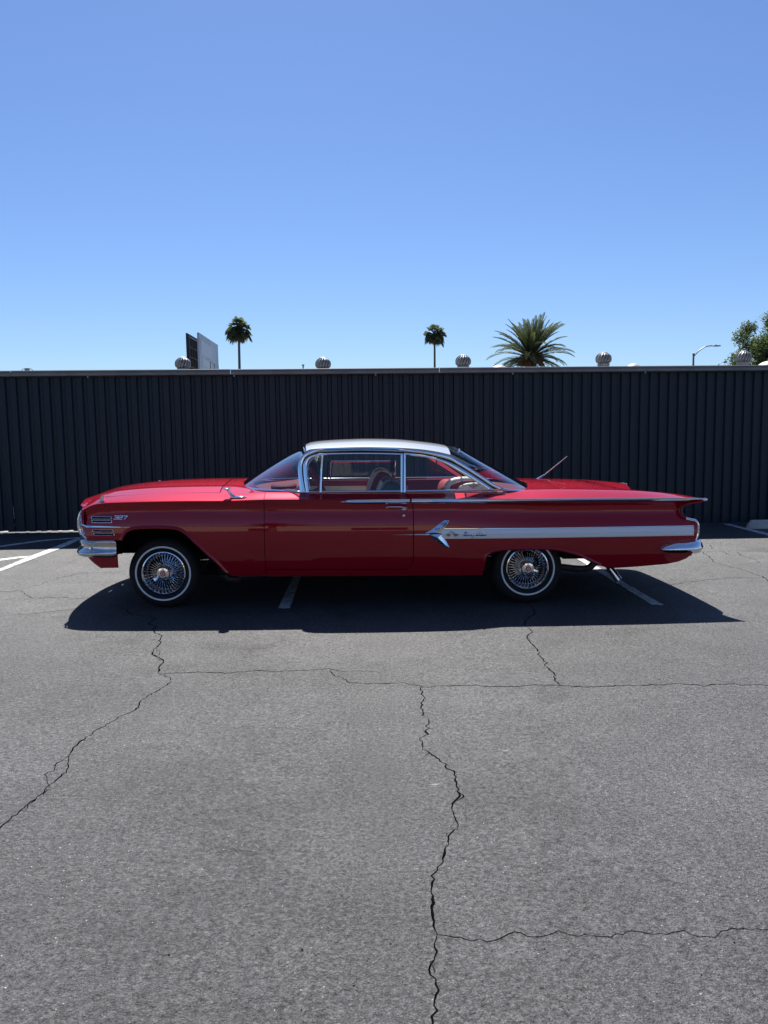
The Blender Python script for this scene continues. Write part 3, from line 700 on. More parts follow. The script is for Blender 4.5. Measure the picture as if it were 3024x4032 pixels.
b.build('script_shadow_line', M['seal'], sbp[0])
# crossed flags with the leaping animal
b = MB(); b.add(*[[(0, 0, 0)]*0, []]) if False else None
fl = plate(c7([(525, 335), (560, 318), (625, 330), (620, 350), (590, 372), (550, 365)]), .002, off=.0115).build('flag_badge', M['gold'], car, smooth=False)
plate(c7([(545, 340), (575, 328), (600, 345), (570, 362)]), .0034, off=.0115).build('flag_field', M['badge_red'], fl, smooth=False)
fr_ = plate(c7([(665, 345), (700, 318), (765, 330), (745, 355), (700, 376), (672, 368)]), .002, off=.0115).build('flag_badge', M['gold'], car, smooth=False)
ck = MB()
for k, (u, v) in enumerate([(690, 335), (718, 335), (704, 348), (732, 346), (690, 360), (718, 360)]):
    q = plate(c7([(u-7, v), (u, v-7), (u+7, v), (u, v+7)]), .0034, off=.0115); ck.add(q.v, q.f)
ck.build('flag_checks', M['seal'], fr_, smooth=False)
b = MB()
for pts in ([(600, 300), (625, 268), (640, 300), (680, 310), (700, 330), (745, 345)], [(600, 305), (585, 318), (570, 330)], [(640, 300), (660, 330), (690, 345)]):
    P = [cl(*q, -1.0) for q in c7(pts)]; b.tube([(p[0], -(Wd(p[0], p[2])+.014), p[2]) for p in P], .0022, 5)
b.build('leaping_animal_badge', M['gold'], car)
# front louvre trims
def cN(l): return [(280+x/5.53, 1930+y/5.53) for x, y in l]
for quad in ([(383, 592), (842, 592), (850, 640), (393, 642)], [(400, 673), (853, 673), (862, 718), (412, 720)], [(432, 874), (890, 874), (900, 918), (445, 920)], [(460, 950), (915, 948), (924, 992), (474, 995)]):
    bz = MB(); q = cN(quad)
    for i in range(4):
        P = [cl(*q[i], -1.0), cl(*q[(i+1) % 4], -1.0)]; bz.tube([(p[0], -(Wd(p[0], p[2])+.004), p[2]) for p in resample(P, 8)], .0019, 6)
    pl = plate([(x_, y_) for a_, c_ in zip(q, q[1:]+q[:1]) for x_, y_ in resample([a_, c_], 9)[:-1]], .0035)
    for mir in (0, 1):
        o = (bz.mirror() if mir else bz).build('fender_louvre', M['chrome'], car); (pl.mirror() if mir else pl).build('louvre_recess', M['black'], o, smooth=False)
# fender spear at the nose
ft = pxc(cN([(185, 755), (240, 755), (300, 764), (700, 772), (1100, 785), (1310, 796)]), -.97, False); fb = pxc(cN([(185, 775), (240, 810), (320, 828), (700, 822), (1100, 812), (1310, 799)]), -.97, False)
pair('nose_spear', ribbon(cl(*cN([(195, 765)])[0], -.95)[0], cl(*cN([(1310, 797)])[0], -.97)[0], ft, fb, .001, .014), M['chrome'])
# 327 badge
b = MB(); bx = (443.5, 2045.5, 499, 2033)
def seg(a, c, th=.20):
    sx = .06
    f = lambda q: (bx[0]+(bx[2]-bx[0])*q[0], bx[1]+(bx[3]-bx[1])*q[1])
    P = [cl(*f(a), -1.0), cl(*f(c), -1.0)]; d = (P[1]-P[0]); L_ = np.linalg.norm(d); d /= L_; nn = np.array([-d[2], 0, d[0]])
    h = th*.026*.5; P[0] = P[0]-d*h*.8; P[1] = P[1]+d*h*.8
    fr = []
    for p, s in ((P[0], 1), (P[1], 1), (P[1], -1), (P[0], -1)):
        c_ = p+nn*h*s; fr.append(c_)
    v = [(p[0], -(Wd(p[0], p[2])+.009), p[2]) for p in fr]+[(p[0], -(Wd(p[0], p[2])-.002), p[2]) for p in fr]
    b.add(v, [(3, 2, 1, 0), (0, 1, 5, 4), (1, 2, 6, 5), (2, 3, 7, 6), (3, 0, 4, 7)])
def glyph(o, w, segs):
    for a, c in segs: seg((o+w*a[0]+.05*a[1], a[1]), (o+w*c[0]+.05*c[1], c[1]))
glyph(.0, .27, [((0, 1), (1, 1)), ((1, 1), (1, .52)), ((.3, .52), (1, .52)), ((1, .52), (1, 0)), ((0, 0), (1, 0))])
glyph(.345, .25, [((0, 1), (1, 1)), ((1, 1), (1, .52)), ((0, .52), (1, .52)), ((0, .52), (0, 0)), ((0, 0), (1, 0))])
glyph(.68, .25, [((0, 1), (1, 1)), ((1, 1), (.35, 0))])
pair('engine_badge', b, M['chrome'], smooth=False)
# door handle and lock
b = MB(); P = [cl(px, py, -1.0) for px, py in ((1521, 1997), (1545, 1996.5), (1575, 1997), (1602, 1998.5))]
b.tube([(p[0], -(Wd(p[0], p[2])+.028), p[2]) for p in P], [.004, .0065, .0075, .006], 8)
p = cl(1591, 2005, -1.0); w = Wd(p[0], p[2]); b.ell((p[0], -(w+.016), p[2]), (.023, .018, .010)); b.lathe([(.001, -.03), (.009, -.03), (.011, -.01), (.012, .005)], (p[0], -w, p[2]), 'y', 14)
p = cl(1523, 1998, -1.0); b.tube([(p[0], -(Wd(p[0], p[2])-.005), p[2]), (p[0], -(Wd(p[0], p[2])+.028), p[2])], .006, 8)
for d in zip((0, 1)): pass
pair('door_handle', b, M['chrome'])
p = cl(1590, 2030.5, -1.0); w = Wd(p[0], p[2]); pair('door_lock', MB().lathe([(.001, -.009), (.008, -.009), (.011, -.006), (.012, .003)], (p[0], -w, p[2]), 'y', 20), M['chrome'])
# fender-top ornament
def solidpoly(pts3, thick, nrm=(0, 1, 0)):
    n = len(pts3); nr = np.array(nrm)*thick/2; a = [np.array(p)-nr for p in pts3]; c = [np.array(p)+nr for p in pts3]; b = MB()
    b.add(a+c, [tuple(range(n))[::-1], tuple(range(n, 2*n))]+[(i, (i+1) % n, n+(i+1) % n, n+i) for i in range(n)]); return b
yo = -.905
b = solidpoly([cl(*q, yo) for q in cN([(585, 250), (620, 210), (655, 140), (690, 100), (748, 84), (725, 150), (712, 250)])], .012)
bs = [cl(*q, yo) for q in cN([(485, 310), (560, 280), (640, 256), (740, 250), (850, 243)])]; b.tube(bs, [.002, .011, .015, .010, .002], 10)
pair('fender_ornament', b, M['chrome'], sharp=30)
# mirrors
def cQ(l): return [(860+x/4.608, 1840+y/4.608) for x, y in l]
b = MB(); pb = cl(*cQ([(365, 546)])[0], -.94); zt = Ztop(pb[0], .93)
b.ell((pb[0], -.94, pb[2]), (.074, .03, .0135)); ph = cl(*cQ([(155, 382)])[0], -.955)
pS = [cl(*q, -.945) for q in cQ([(285, 545), (225, 490), (185, 430), (165, 392)])]; b.tube(pS, [.02, .011, .010, .016], 10)
mo = b.build('wing_mirror', M['chrome'], car); b = MB().ell(ph, (.040, .05, .010)); b.build('mirror_head', M['chrome'], mo)
pf = cl(923, 1905, .90); b = MB().ell(pf, (.022, .06, .055)).tube([(pf[0]+.02, .92, Ztop(pf[0], .92)), (pf[0]+.01, .91, pf[2])], .011, 8).ell((pf[0]+.02, .93, Ztop(pf[0], .92)+.005), (.06, .03, .012))
b.build('wing_mirror', M['chrome'], car)
# antenna on rear far fender
ya = .80
a0, a1, a2 = cl(2104, 1896, ya), cl(2146, 1868, ya), cl(2233, 1797, ya)
b = MB().tube([a0, a0*.6+a1*.4, a1], [.020, .014, .007], 8).ell(cl(2125, 1893, ya), (.055, .035, .016)); an = b.build('antenna_base', M['chrome'], car)
MB().tube([a1, a2], [.005, .0032], 6).build('antenna_rod', mat('satin_steel', (.6, .6, .6), .5, .6), an)

# ---- bumpers
def sweep(path, prof, m, name, endtaper=None):
    path = np.array(path); T = np.gradient(path, axis=0); T /= np.linalg.norm(T, axis=1)[:, None]; P = []
    for i, (p, t) in enumerate(zip(path, T)):
        n = np.array([t[1], -t[0]]); k = i/(len(path)-1); s = endtaper(k) if endtaper else 1
        zc = np.mean([q[1] for q in prof])
        zf = min(1, .55+s*1.3); P.append([(p[0]+n[0]*o*s, p[1]+n[1]*o*s, zc+(z-zc)*zf) for o, z in prof])
    b = MB().grid(P); b.f += [tuple(range(len(prof)))[::-1], tuple(len(b.v)-len(prof)+i for i in range(len(prof)))]; b.m += [0, 0]
    return b.build(name, m, car, sharp=50)
half = catmull([(-1.845, -.985), (-1.95, -.992), (-2.06, -.975), (-2.125, -.925), (-2.165, -.82), (-2.215, -.6), (-2.25, -.3), (-2.26, 0)], 7)
full = np.vstack([half, [(x, -y) for x, y in half[::-1][1:]]])[::-1]
fprof = [(-.03, .588), (.006, .590), (.020, .584), (.024, .574), (.016, .566), (.009, .556), (.006, .540), (.009, .524), (.017, .511), (.030, .503), (.042, .495), (.046, .484), (.038, .466), (.018, .456), (-.02, .452), (-.05, .46)]
tap = lambda k: (1-.62*sst(.36, .45, abs(k-.5)))*(1-.5*max(0, (abs(k-.5)-.485)/.015))
sweep(full, [(o, z-.002) for o, z in fprof], M['chrome_soft'], 'front_bumper', tap)
b = MB(); p = cl(350, 2163, -1.03); b.lathe([(.001, -.012), (.010, -.011), (.013, 0)], (p[0], -1.0, p[2]), 'y', 12); b.build('bumper_bolt', M['chrome'], car)
vt = catmull([(-1.85, -.94), (-1.94, -.945), (-2.06, -.94), (-2.115, -.90), (-2.14, -.75), (-2.13, -.4), (-2.14, 0)], 6)
vbm = catmull([(-1.848, -.935), (-1.90, -.94), (-1.98, -.935), (-2.005, -.88), (-2.03, -.73), (-2.05, -.4), (-2.06, 0)], 6)
vt = np.vstack([vt, [(x, -y) for x, y in vt[::-1][1:]]]); vbm = np.vstack([vbm, [(x, -y) for x, y in vbm[::-1][1:]]])
P = []
for a, c in zip(vt, vbm):
    P.append([(a[0]+(c[0]-a[0])*t**2.0+.03*0, a[1]+(c[1]-a[1])*t, .495+(.358-.495)*t) for t in np.linspace(0, 1, 9)])
MB().grid(P).build('front_valance', M['red'], car, solid=-.006)
halfr = catmull([(2.585, -1.0), (2.72, -1.0), (2.85, -.985), (2.915, -.945), (2.945, -.86), (2.965, -.5), (2.975, 0)], 7)
fullr = np.vstack([halfr, [(x, -y) for x, y in halfr[::-1][1:]]])
rprof = [(-.15, .574), (-.03, .579), (.002, .578), (.016, .566), (.026, .548), (.034, .525), (.038, .508), (.037, .503), (.030, .496), (.022, .480), (.012, .468), (-.02, .466), (-.14, .47)]
def taper_r(k): return 1-.7*max(0, (abs(k-.5)-.44)/.06)
T = np.gradient(fullr, axis=0); T /= np.linalg.norm(T, axis=1)[:, None]; P = []
sl_ = np.r_[0, np.cumsum(np.linalg.norm(np.diff(fullr, axis=0), axis=1))]
for i, (p, t) in enumerate(zip(fullr, T)):
    n = np.array([-t[1], t[0]]); n = -n if n@np.array((p[0]-1.5, p[1]*2)) < 0 else n
    dist = min(sl_[i], sl_[-1]-sl_[i]); a = min(1, max(.02, dist/.13))**.5; bq = sst(.20, .27, dist); hi = .80+.22*sst(.20, .33, dist)
    row = []
    for o, z in rprof:
        if z >= .503: z2 = .472+(z-.503)*a*hi*.9
        else: z2 = .471+(z-.503)*(.12+.88*bq)
        row.append((p[0]+n[0]*(o if bq > .5 or z > .503 else min(o, .02))*(.35+.65*a), p[1]+n[1]*o*(.35+.65*a), z2))
    P.append(row)
rbm = MB().grid(P); rbm.f += [tuple(range(len(rprof)))[::-1], tuple(len(rbm.v)-len(rprof)+i for i in range(len(rprof)))]; rbm.m += [0, 0]
rbm.build('rear_bumper', M['chrome'], car, sharp=50)
b = MB().grid([[cl(px, py, yy) for px, py in ((2604, 2158), (2612, 2172), (2630, 2177), (2700, 2178), (2714, 2172), (2724, 2158))] for yy in (-.988, -.80)], closev=True); b.f += [(0, 1, 2, 3, 4, 5)]; b.m += [0]; b.build('bumper_bracket', M['black'], car, smooth=False)
# ---- exhaust
b = MB().tube(catmull([cl(px, py, -.62) for px, py in ((2100, 2225), (2210, 2233), (2280, 2240), (2318, 2236), (2345, 2215), (2385, 2218), (2405, 2240))], 5), .03, 10); b.build('exhaust_pipe', M['dark_metal'], car)
b = MB().tube([cl(2402, 2238, -.64), cl(2420, 2262, -.655), cl(2436, 2284, -.67)], [.030, .030, .031], 14, cap=False).tube([cl(2402, 2238, -.64), cl(2436, 2284, -.67)], [.026, .026], 14, cap=False); b.build('exhaust_tip', M['chrome'], car)
b = MB().tube(catmull([cl(px, py, -.55) for px, py in ((820, 2236), (858, 2246), (880, 2262), (905, 2280), (940, 2282))], 5), [.012]*10+[.03]*11, 10); b.build('header_pipe', M['dark_metal'], car)

# ---- underbody
b = MB()
b.box((.05, 0, .325), (2.2, 1.90, .05)).box((1.93, 0, .55), (.26, 1.78, .33)).box((-1.5, 0, .55), (.9, .9, .3)).box((1.5, 0, .42), (.9, 1.0, .06)).box((2.25, 0, .45), (.9, 1.6, .06)).box((-2.0, 0, .47), (.25, 1.5, .06))
b.box((-.9, 0, .55), (.06, 1.8, .5)).box((-1.45, 0, .765), (1.1, 1.7, .05)).box((2.0, 0, .74), (1.5, 1.74, .05)).box((0, .55, .27), (3.0, .1, .09)).box((0, -.55, .27), (2.4, .1, .09))
b.tube([(-1.512, -.7, .283), (-1.512, .7, .283)], .04, 8).tube([(1.512, -.7, .283), (1.512, .7, .283)], .05, 8)
b.build('underbody', M['black'], car, smooth=False)
for cx_, r_, a0_, a1_ in ((-1.512, .425, .0, .86), (1.512, .40, .11, .98)):
    bb = MB(); P = []
    for w in np.linspace(math.pi*a0_, math.pi*a1_, 28):
        P.append([(cx_+r_*math.cos(w)*(1.0 if math.cos(w) < 0 or cx_ > 0 else 1.12), y, .283+r_*math.sin(w)) for y in (-.955, -.5)]+[(cx_+.05*math.cos(w), -.495, .45+.05*math.sin(w))])
    bb.grid(P); pair('wheel_well', bb, M['black'], smooth=False)

# ---- wheels (local origin at hub, outer face toward -y)
def make_wheel(x, sgn, phase, hz):
    c = (0, 0, 0); SW = .955; RT = hz/SW; tr = lambda r: r if r < .24 else .24+(r-.24)*(RT-.24)/(.2855-.24)
    rim = MB().lathe([(.186, .012), (.189, 0), (.187, -.008), (.180, -.010), (.176, -.002), (.1735, .006)], c, 'y', 72).build('wheel', M['chrome'], car)
    R_ = .286
    MB().lathe([(tr(r_), h_) for r_, h_ in [(.176, .16), (.21, .175), (.262, .165), (.281, .145), (.2855, .10), (.2855, .05), (.281, .012), (.268, -.012), (.246, -.024), (.238, -.0255), (.222, -.0245), (.205, -.016), (.192, .0), (.184, .012)]], c, 'y', 72).build('tyre', M['tyre'], rim)
    MB().lathe([(.2235, -.0225), (.2238, -.0262), (.230, -.0275), (.2375, -.0268), (.2385, -.0235)], c, 'y', 72).build('whitewall', M['whitewall'], rim)
    b = MB(); n = 36
    for k in range(n):
        w = 2*math.pi*k/n
        for dw, r0, y0, r1, y1 in ((.16, .058, .022, .1515, .052), (-.16, .052, .045, .1515, .085)):
            p = np.array((r0*math.cos(w), y0, r0*math.sin(w))); q = np.array((r1*math.cos(w+dw), y1, r1*math.sin(w+dw))); m = q+(p-q)*.14
            b.tube([p, m], .0026, 5, cap=False); b.tube([m, q], .0042, 5, cap=False)
    tag(b.build('wire_spokes', M['chrome'], rim), kind='stuff')
    MB().lathe([(.174, .004), (.168, .03), (.158, .05), (.150, .056), (.147, .10), (.10, .115), (.001, .115)], c, 'y', 56).build('rim_barrel', M['barrel'], rim); MB().lathe([(.149, .075), (.12, .104), (.001, .108)], c, 'y', 40).build('brake_drum', M['black'], rim)
    hub = MB().lathe([(.03, .12), (.088, .085), (.092, .070), (.086, .058), (.064, .022), (.052, .004), (.048, -.010), (.055, -.016), (.056, -.028), (.051, -.034), (.037, -.036), (.034, -.032), (.028, -.032), (.026, -.037), (.001, -.037)], c, 'y', 40).build('hub', M['chrome'], rim)
    b = MB()
    for s in (0, math.pi):
        w = phase+s; d = np.array((math.cos(w), 0, math.sin(w))); n_ = np.array((-math.sin(w), 0, math.cos(w))); v = []
        for r, hw, y in ((.046, .015, -.020), (.066, .012, -.034), (.088, .019, -.040)):
            for h_, t in ((-hw, 0), (-hw*.6, -.008), (hw*.6, -.008), (hw, 0), (hw*.6, .006), (-hw*.6, .006)): v.append(d*r+n_*h_+np.array((0, y+t, 0)))
        b = MB().grid(np.array(v).reshape(3, 6, 3), closev=True); o = len(b.v); b.f += [tuple(range(o-6, o))]; b.m += [0]
        b.build('spinner_wing', M['chrome'], rim, sharp=20, recalc=True)
    MB().lathe([(.024, -.0365), (.022, -.041), (.001, -.0415)], c, 'y', 24).build('hub_badge', M['badge_red'], rim)
    b = MB()
    for s in (-.0075, .0075):
        w = math.radians(62); d = np.array((math.cos(w), 0, math.sin(w))); n_ = np.array((-d[2], 0, d[0])); q = n_*s
        b.add([q-d*.014-n_*.003+np.array((0, -.0425, 0)), q+d*.014-n_*.003+np.array((0, -.0425, 0)), q+d*.014+n_*.003+np.array((0, -.0425, 0)), q-d*.014+n_*.003+np.array((0, -.0425, 0))], [(0, 1, 2, 3)])
    b.build('badge_slash', M['chrome'], rim, smooth=False)
    rim.scale = (SW, SW, SW); rim.location = (x, -.838*1 if sgn < 0 else .838, hz); rim.rotation_euler = (0, 0, 0 if sgn < 0 else math.pi)
    return rim
make_wheel(-1.512, -1, math.radians(35), .291); make_wheel(1.512, -1, math.radians(-14), .301); make_wheel(-1.512, 1, .3, .291); make_wheel(1.512, 1, 1.2, .301)

# ---- greenhouse
zs_l = [(1206, 1776), (1214, 1771), (1240, 1767), (1276, 1765), (1350, 1762), (1443, 1760), (1550, 1762), (1650, 1768), (1720, 1778), (1773, 1790)]
RS = [gl(px, py) for px, py in zs_l]; zrs = curve([p[0] for p in RS], [p[2] for p in RS])
zrc = pxc([(1206.6, 1752), (1212, 1747), (1225.6, 1741), (1280, 1734.5), (1361, 1730), (1442.6, 1727.7), (1551, 1729.5), (1660, 1739), (1720, 1747), (1763, 1756)], 0.0)
rx0 = lambda t: RS[0][0]-.035*(1-t*t); rx1 = lambda t: RS[-1][0]+.02*(1-t*t)
P = []
for t in np.linspace(-1, 1, 57):
    t = math.copysign(abs(t)**.8, t) if abs(t) > 0 else 0; row = []
    for s in np.linspace(0, 1, 46):
        s_ = .5-.5*math.cos(math.pi*s)*(.6) - (.5-.3)*(1-2*s) if False else s
        x = rx0(t)+(rx1(t)-rx0(t))*s_; ys = gy(zrs(x))+.012; zs = zrs(x); zc = max(zrc(x), zs+.03)
        z = zs+(zc-zs)*(1-abs(t)**3.0)**.9; row.append((x, t*ys, z))
    P.append(row)
roof = MB().grid(P[::-1]).build('roof', M['white_paint'], car, solid=.03, sharp=50)
P2 = [[(q[0], q[1]*.97, q[2]-.045) for q in r[3:-3]] for r in P[2:-2]]
MB().grid(P2).build('headliner', M['headliner'], car)
# windshield
def wsgrid(bot, top, n=40, m=14, bulge=.025):
    P = []
    for s in np.linspace(-1, 1, n):
        b_ = np.array(bot(s)); t_ = np.array(top(s)); row = []
        for k in np.linspace(0, 1, m):
            q = b_+(t_-b_)*k; q = q + np.array((0, math.copysign(1, s)*abs(s)**3*.02, .012))*math.sin(math.pi*k)*bulge/.025; row.append(q)
        P.append(row)
    return P
wb = lambda s: (-.385-.60*math.cos(s*math.pi/2)**1.05, math.copysign(.862*abs(math.sin(s*math.pi/2))**.92, s), .972-.012*s*s)
wt = lambda s: (-.385+.045*s*s,   .795*s, 1.333-.048*abs(s)**2.5)
WSG = wsgrid(wb, wt); MB().grid(WSG[::-1]).build('windshield', M['glass_ws'], car)
b = MB().tube([np.array(r[0])+np.array((-.002, 0, -.004)) for r in WSG], .013, 8)
b.build('windshield_trim', M['chrome'], car)
b = MB().tube([np.array(r[-1])+np.array((-.002, 0, .002)) for r in WSG], .008, 8); b.build('windshield_header', M['chrome'], car)
rb = lambda s: (1.285+.415*math.cos(s*math.pi/2)**1.05, math.copysign(.864*abs(math.sin(s*math.pi/2))**.92, s), .936+.028*s*s)
rt_ = lambda s: (.925+.045*math.cos(s*math.pi/2), math.copysign(.812*abs(math.sin(s*math.pi/2))**.95, s), 1.312-.042*abs(s)**2.5)
RWG = wsgrid(rb, rt_, 48, 14, .012); MB().grid(RWG).build('rear_window', M['glass_ws'], car)
b = MB().tube([np.array(r[0])+np.array((.004, 0, -.002)) for r in RWG], .012, 8).tube([np.array(r[-1]) for r in RWG], .007, 8); b.build('rear_window_trim', M['chrome'], car)

def gstrip(upper, lower, off=0.0, th=.012, n=60, smooth=6, bulge=.004):
    U = resample(catmull([gl(px, py, off) for px, py in upper], smooth), n); L_ = resample(catmull([gl(px, py, off) for px, py in lower], smooth), n); P = []
    nr = np.array((0, -1, .2))
    for a, c in zip(U, L_):
        P.append([a+np.array((0, th, 0)), a, a*.7+c*.3+nr*bulge, a*.3+c*.7+nr*bulge, c, c+np.array((0, th, 0))])
    m = MB().grid(P, closev=True); m.f += [tuple(range(6)), tuple(len(m.v)-6+i for i in reversed(range(6)))]; m.m += [0, 0]; return m
def c5(l): return [(1180+x/3.53, 1700+y/3.53) for x, y in l]
def c3r(l): return [(1600+x/2.37, 1680+y/2.37) for x, y in l]
# A pillar and roof rail chrome (outer band), continuing down the C pillar
upperA = [(1180, 1938), (1179.4, 1918), (1174, 1870), (1173, 1837), (1179, 1810), (1193, 1790), (1214, 1776)]+c5([(200, 240), (340, 228), (600, 218), (930, 211), (1300, 220)])
lowerA = [(1203, 1938), (1198, 1918), (1190, 1870), (1188.5, 1833), (1194, 1813), (1208, 1796), (1236, 1784)]+c5([(330, 256), (600, 245), (930, 240), (1300, 246)])
pair('pillar_moulding', gstrip(upperA, lowerA, .012, .03, 90), M['chrome'])
upR = c5([(1300, 220)])+c3r([(0, 208), (200, 231), (400, 266), (470, 308), (560, 362), (700, 452), (830, 537), (915, 576)]); loR = c5([(1300, 246)])+c3r([(0, 231), (200, 257), (400, 309), (470, 346), (560, 399), (700, 489), (790, 548), (855, 580)])
pair('rear_pillar_moulding', gstrip(upR, loR, .012, .03, 70), M['chrome'])
# dark seal behind everything
upB = [(1203, 1938), (1198, 1918), (1190, 1870), (1188.5, 1833), (1194, 1813), (1208, 1796), (1236, 1782), (1290, 1771), (1443, 1767), (1560, 1770), (1640, 1777)]+c3r([(200, 257), (400, 309), (560, 399), (700, 489), (855, 580)])
loB = [(1207, 1938), (1203, 1918), (1195, 1870), (1194, 1835), (1199, 1818), (1212, 1802), (1240, 1791), (1290, 1786), (1443, 1783), (1560, 1785), (1640, 1787)]+c3r([(200, 270), (400, 328), (560, 415), (700, 505), (815, 580)])
pair('window_seal', gstrip(upB, loB, -.004, .03, 110, bulge=0), M['seal'])
b = gstrip(c5([(335, 262), (700, 254), (1100, 258), (1455, 270)]), c5([(335, 270), (700, 262), (1100, 266), (1455, 279)]), .006, .012, 40); pair('gutter_lip', b, M['chrome'])
# vent frame + door window frame
upV = c5([(85, 842), (72, 740), (60, 650), (48, 480), (60, 420), (110, 352), (200, 312), (330, 296), (700, 290), (1100, 291), (1435, 299)]); loV = c5([(128, 842), (118, 740), (106, 650), (96, 500), (106, 432), (150, 374), (220, 346), (330, 327), (700, 317), (1100, 318), (1435, 327)])
pair('window_frame', gstrip(upV, loV, .004, .02, 90), M['chrome'])
b = gstrip(c5([(275, 842), (285, 600), (300, 325)]), c5([(300, 842), (308, 600), (322, 325)]), .005, .018, 20); pair('vent_divider', b, M['chrome'])
b = gstrip(c5([(1405, 322), (1405, 842)]), c5([(1432, 322), (1430, 842)]), .004, .02, 10); pair('window_frame', b, M['chrome'])
b = gstrip(c5([(1433, 300), (1433, 842)]), c5([(1447, 300), (1445, 842)]), -.004, .02, 10); pair('window_seal', b, M['seal'])
b = gstrip(c5([(1447, 302), (1445, 842)]), c5([(1472, 302), (1470, 842)]), .004, .02, 10); pair('quarter_frame', b, M['chrome'])
b = gstrip(c5([(140, 805), (112, 620), (108, 480), (150, 398), (215, 365), (290, 348)]), c5([(150, 800), (120, 620), (117, 490), (155, 408), (218, 375), (290, 358)]), -.002, .01, 40); pair('vent_inner_trim', b, M['chrome'])
b = gstrip(c5([(128, 812), (265, 825)]), c5([(135, 826), (268, 838)]), -.001, .01, 8); pair('vent_inner_trim', b, M['seal'])
upQ = c5([(1445, 290), (1550, 295)])+c3r([(0, 246), (200, 270), (400, 329), (560, 415), (700, 505), (815, 582)]); loQ = c5([(1470, 322), (1550, 322)])+c3r([(0, 266), (200, 291), (350, 340), (500, 425), (640, 510), (752, 583)])
pair('quarter_frame', gstrip(upQ, loQ, .004, .02, 70), M['chrome'])
def gpane(pxl, off=-.008):
    P = [gl(px, py, off) for px, py in pxl]; b = MB(); b.add(P, [tuple(range(len(P)))[::-1]]); return b
pair('vent_glass', gpane(c5([(130, 842), (105, 650), (95, 490), (108, 430), (150, 372), (220, 340), (300, 325), (300, 500), (285, 842)])), M['glass'], smooth=False)
gpane(c5([(290, 842), (310, 500), (315, 315), (700, 305), (1100, 305), (1420, 315), (1420, 842)])).build('door_glass', M['glass'], car, smooth=False)
fa_, fb_ = cl(1304, 1817.5, .85), cl(1558, 1816, .85)
MB().add([(fa_[0], .846, .95), (fb_[0], .846, .95), fb_, fa_], [(0, 1, 2, 3)]).build('door_glass', M['glass'], car, smooth=False)
MB().tube([fa_, fb_], .0085, 10).build('window_frame', M['chrome'], car)
for q in (fa_, fb_): MB().tube([q, (q[0]-.01, .85, .95)], .007, 8).build('window_frame', M['chrome'], car)
pair('quarter_glass', gpane(c5([(1455, 842), (1455, 310)])+c3r([(0, 258), (200, 282), (380, 335), (530, 420), (670, 508), (770, 585)])), M['glass'], smooth=False)

# ---- interior
b = MB(); P = []
for y in np.linspace(-.78, .78, 25):
    x0 = wsb(y)+.07; zz = .955; P.append([(x0, y, zz-.012), (x0+.12, y, zz+.0), (-.50, y, zz+.008-.004*math.cos(y*4)), (-.44, y, zz+.002), (-.43, y, zz-.03), (-.47, y, zz-.08), (-.47, y, .62)])
MB().grid(P).build('dashboard', M['maroon'], car)
b = MB().ell((-.55, -.42, .975), (.11, .20, .03), p=.7); b.build('instrument_hood', M['maroon'], car)
# steering wheel
sw = empty('steering_wheel_rim'); bpy.data.objects.remove(sw)
tilt = math.radians(28); Rs = np.array([[math.cos(tilt), 0, -math.sin(tilt)], [0, 1, 0], [math.sin(tilt), 0, math.cos(tilt)]])
b = MB(); P = []
for w in np.linspace(0, 2*math.pi, 40, endpoint=False):
    row = []
    for v in np.linspace(0, 2*math.pi, 8, endpoint=False):
        r = .20+.012*math.cos(v); q = np.array((.012*math.sin(v), r*math.cos(w), r*math.sin(w))); row.append(Rs@q+np.array((-.22, -.40, .95)))
    P.append(row)
b.grid(P, closeu=True, closev=True); swh = b.build('steering_wheel', M['maroon'], car)
b = MB()
for w in (.1, math.pi-.1, -1.5): b.tube([Rs@np.array((-.02, .03*math.cos(w), .03*math.sin(w)))+np.array((-.22, -.40, .95)), Rs@np.array((0, .2*math.cos(w), .2*math.sin(w)))+np.array((-.22, -.40, .95))], .008, 6)
b.tube([Rs@np.array((-.35, 0, 0))+np.array((-.22, -.40, .95)), Rs@np.array((.0, 0, 0))+np.array((-.22, -.40, .95))], [.03, .03], 10); b.build('steering_column', M['maroon'], swh)
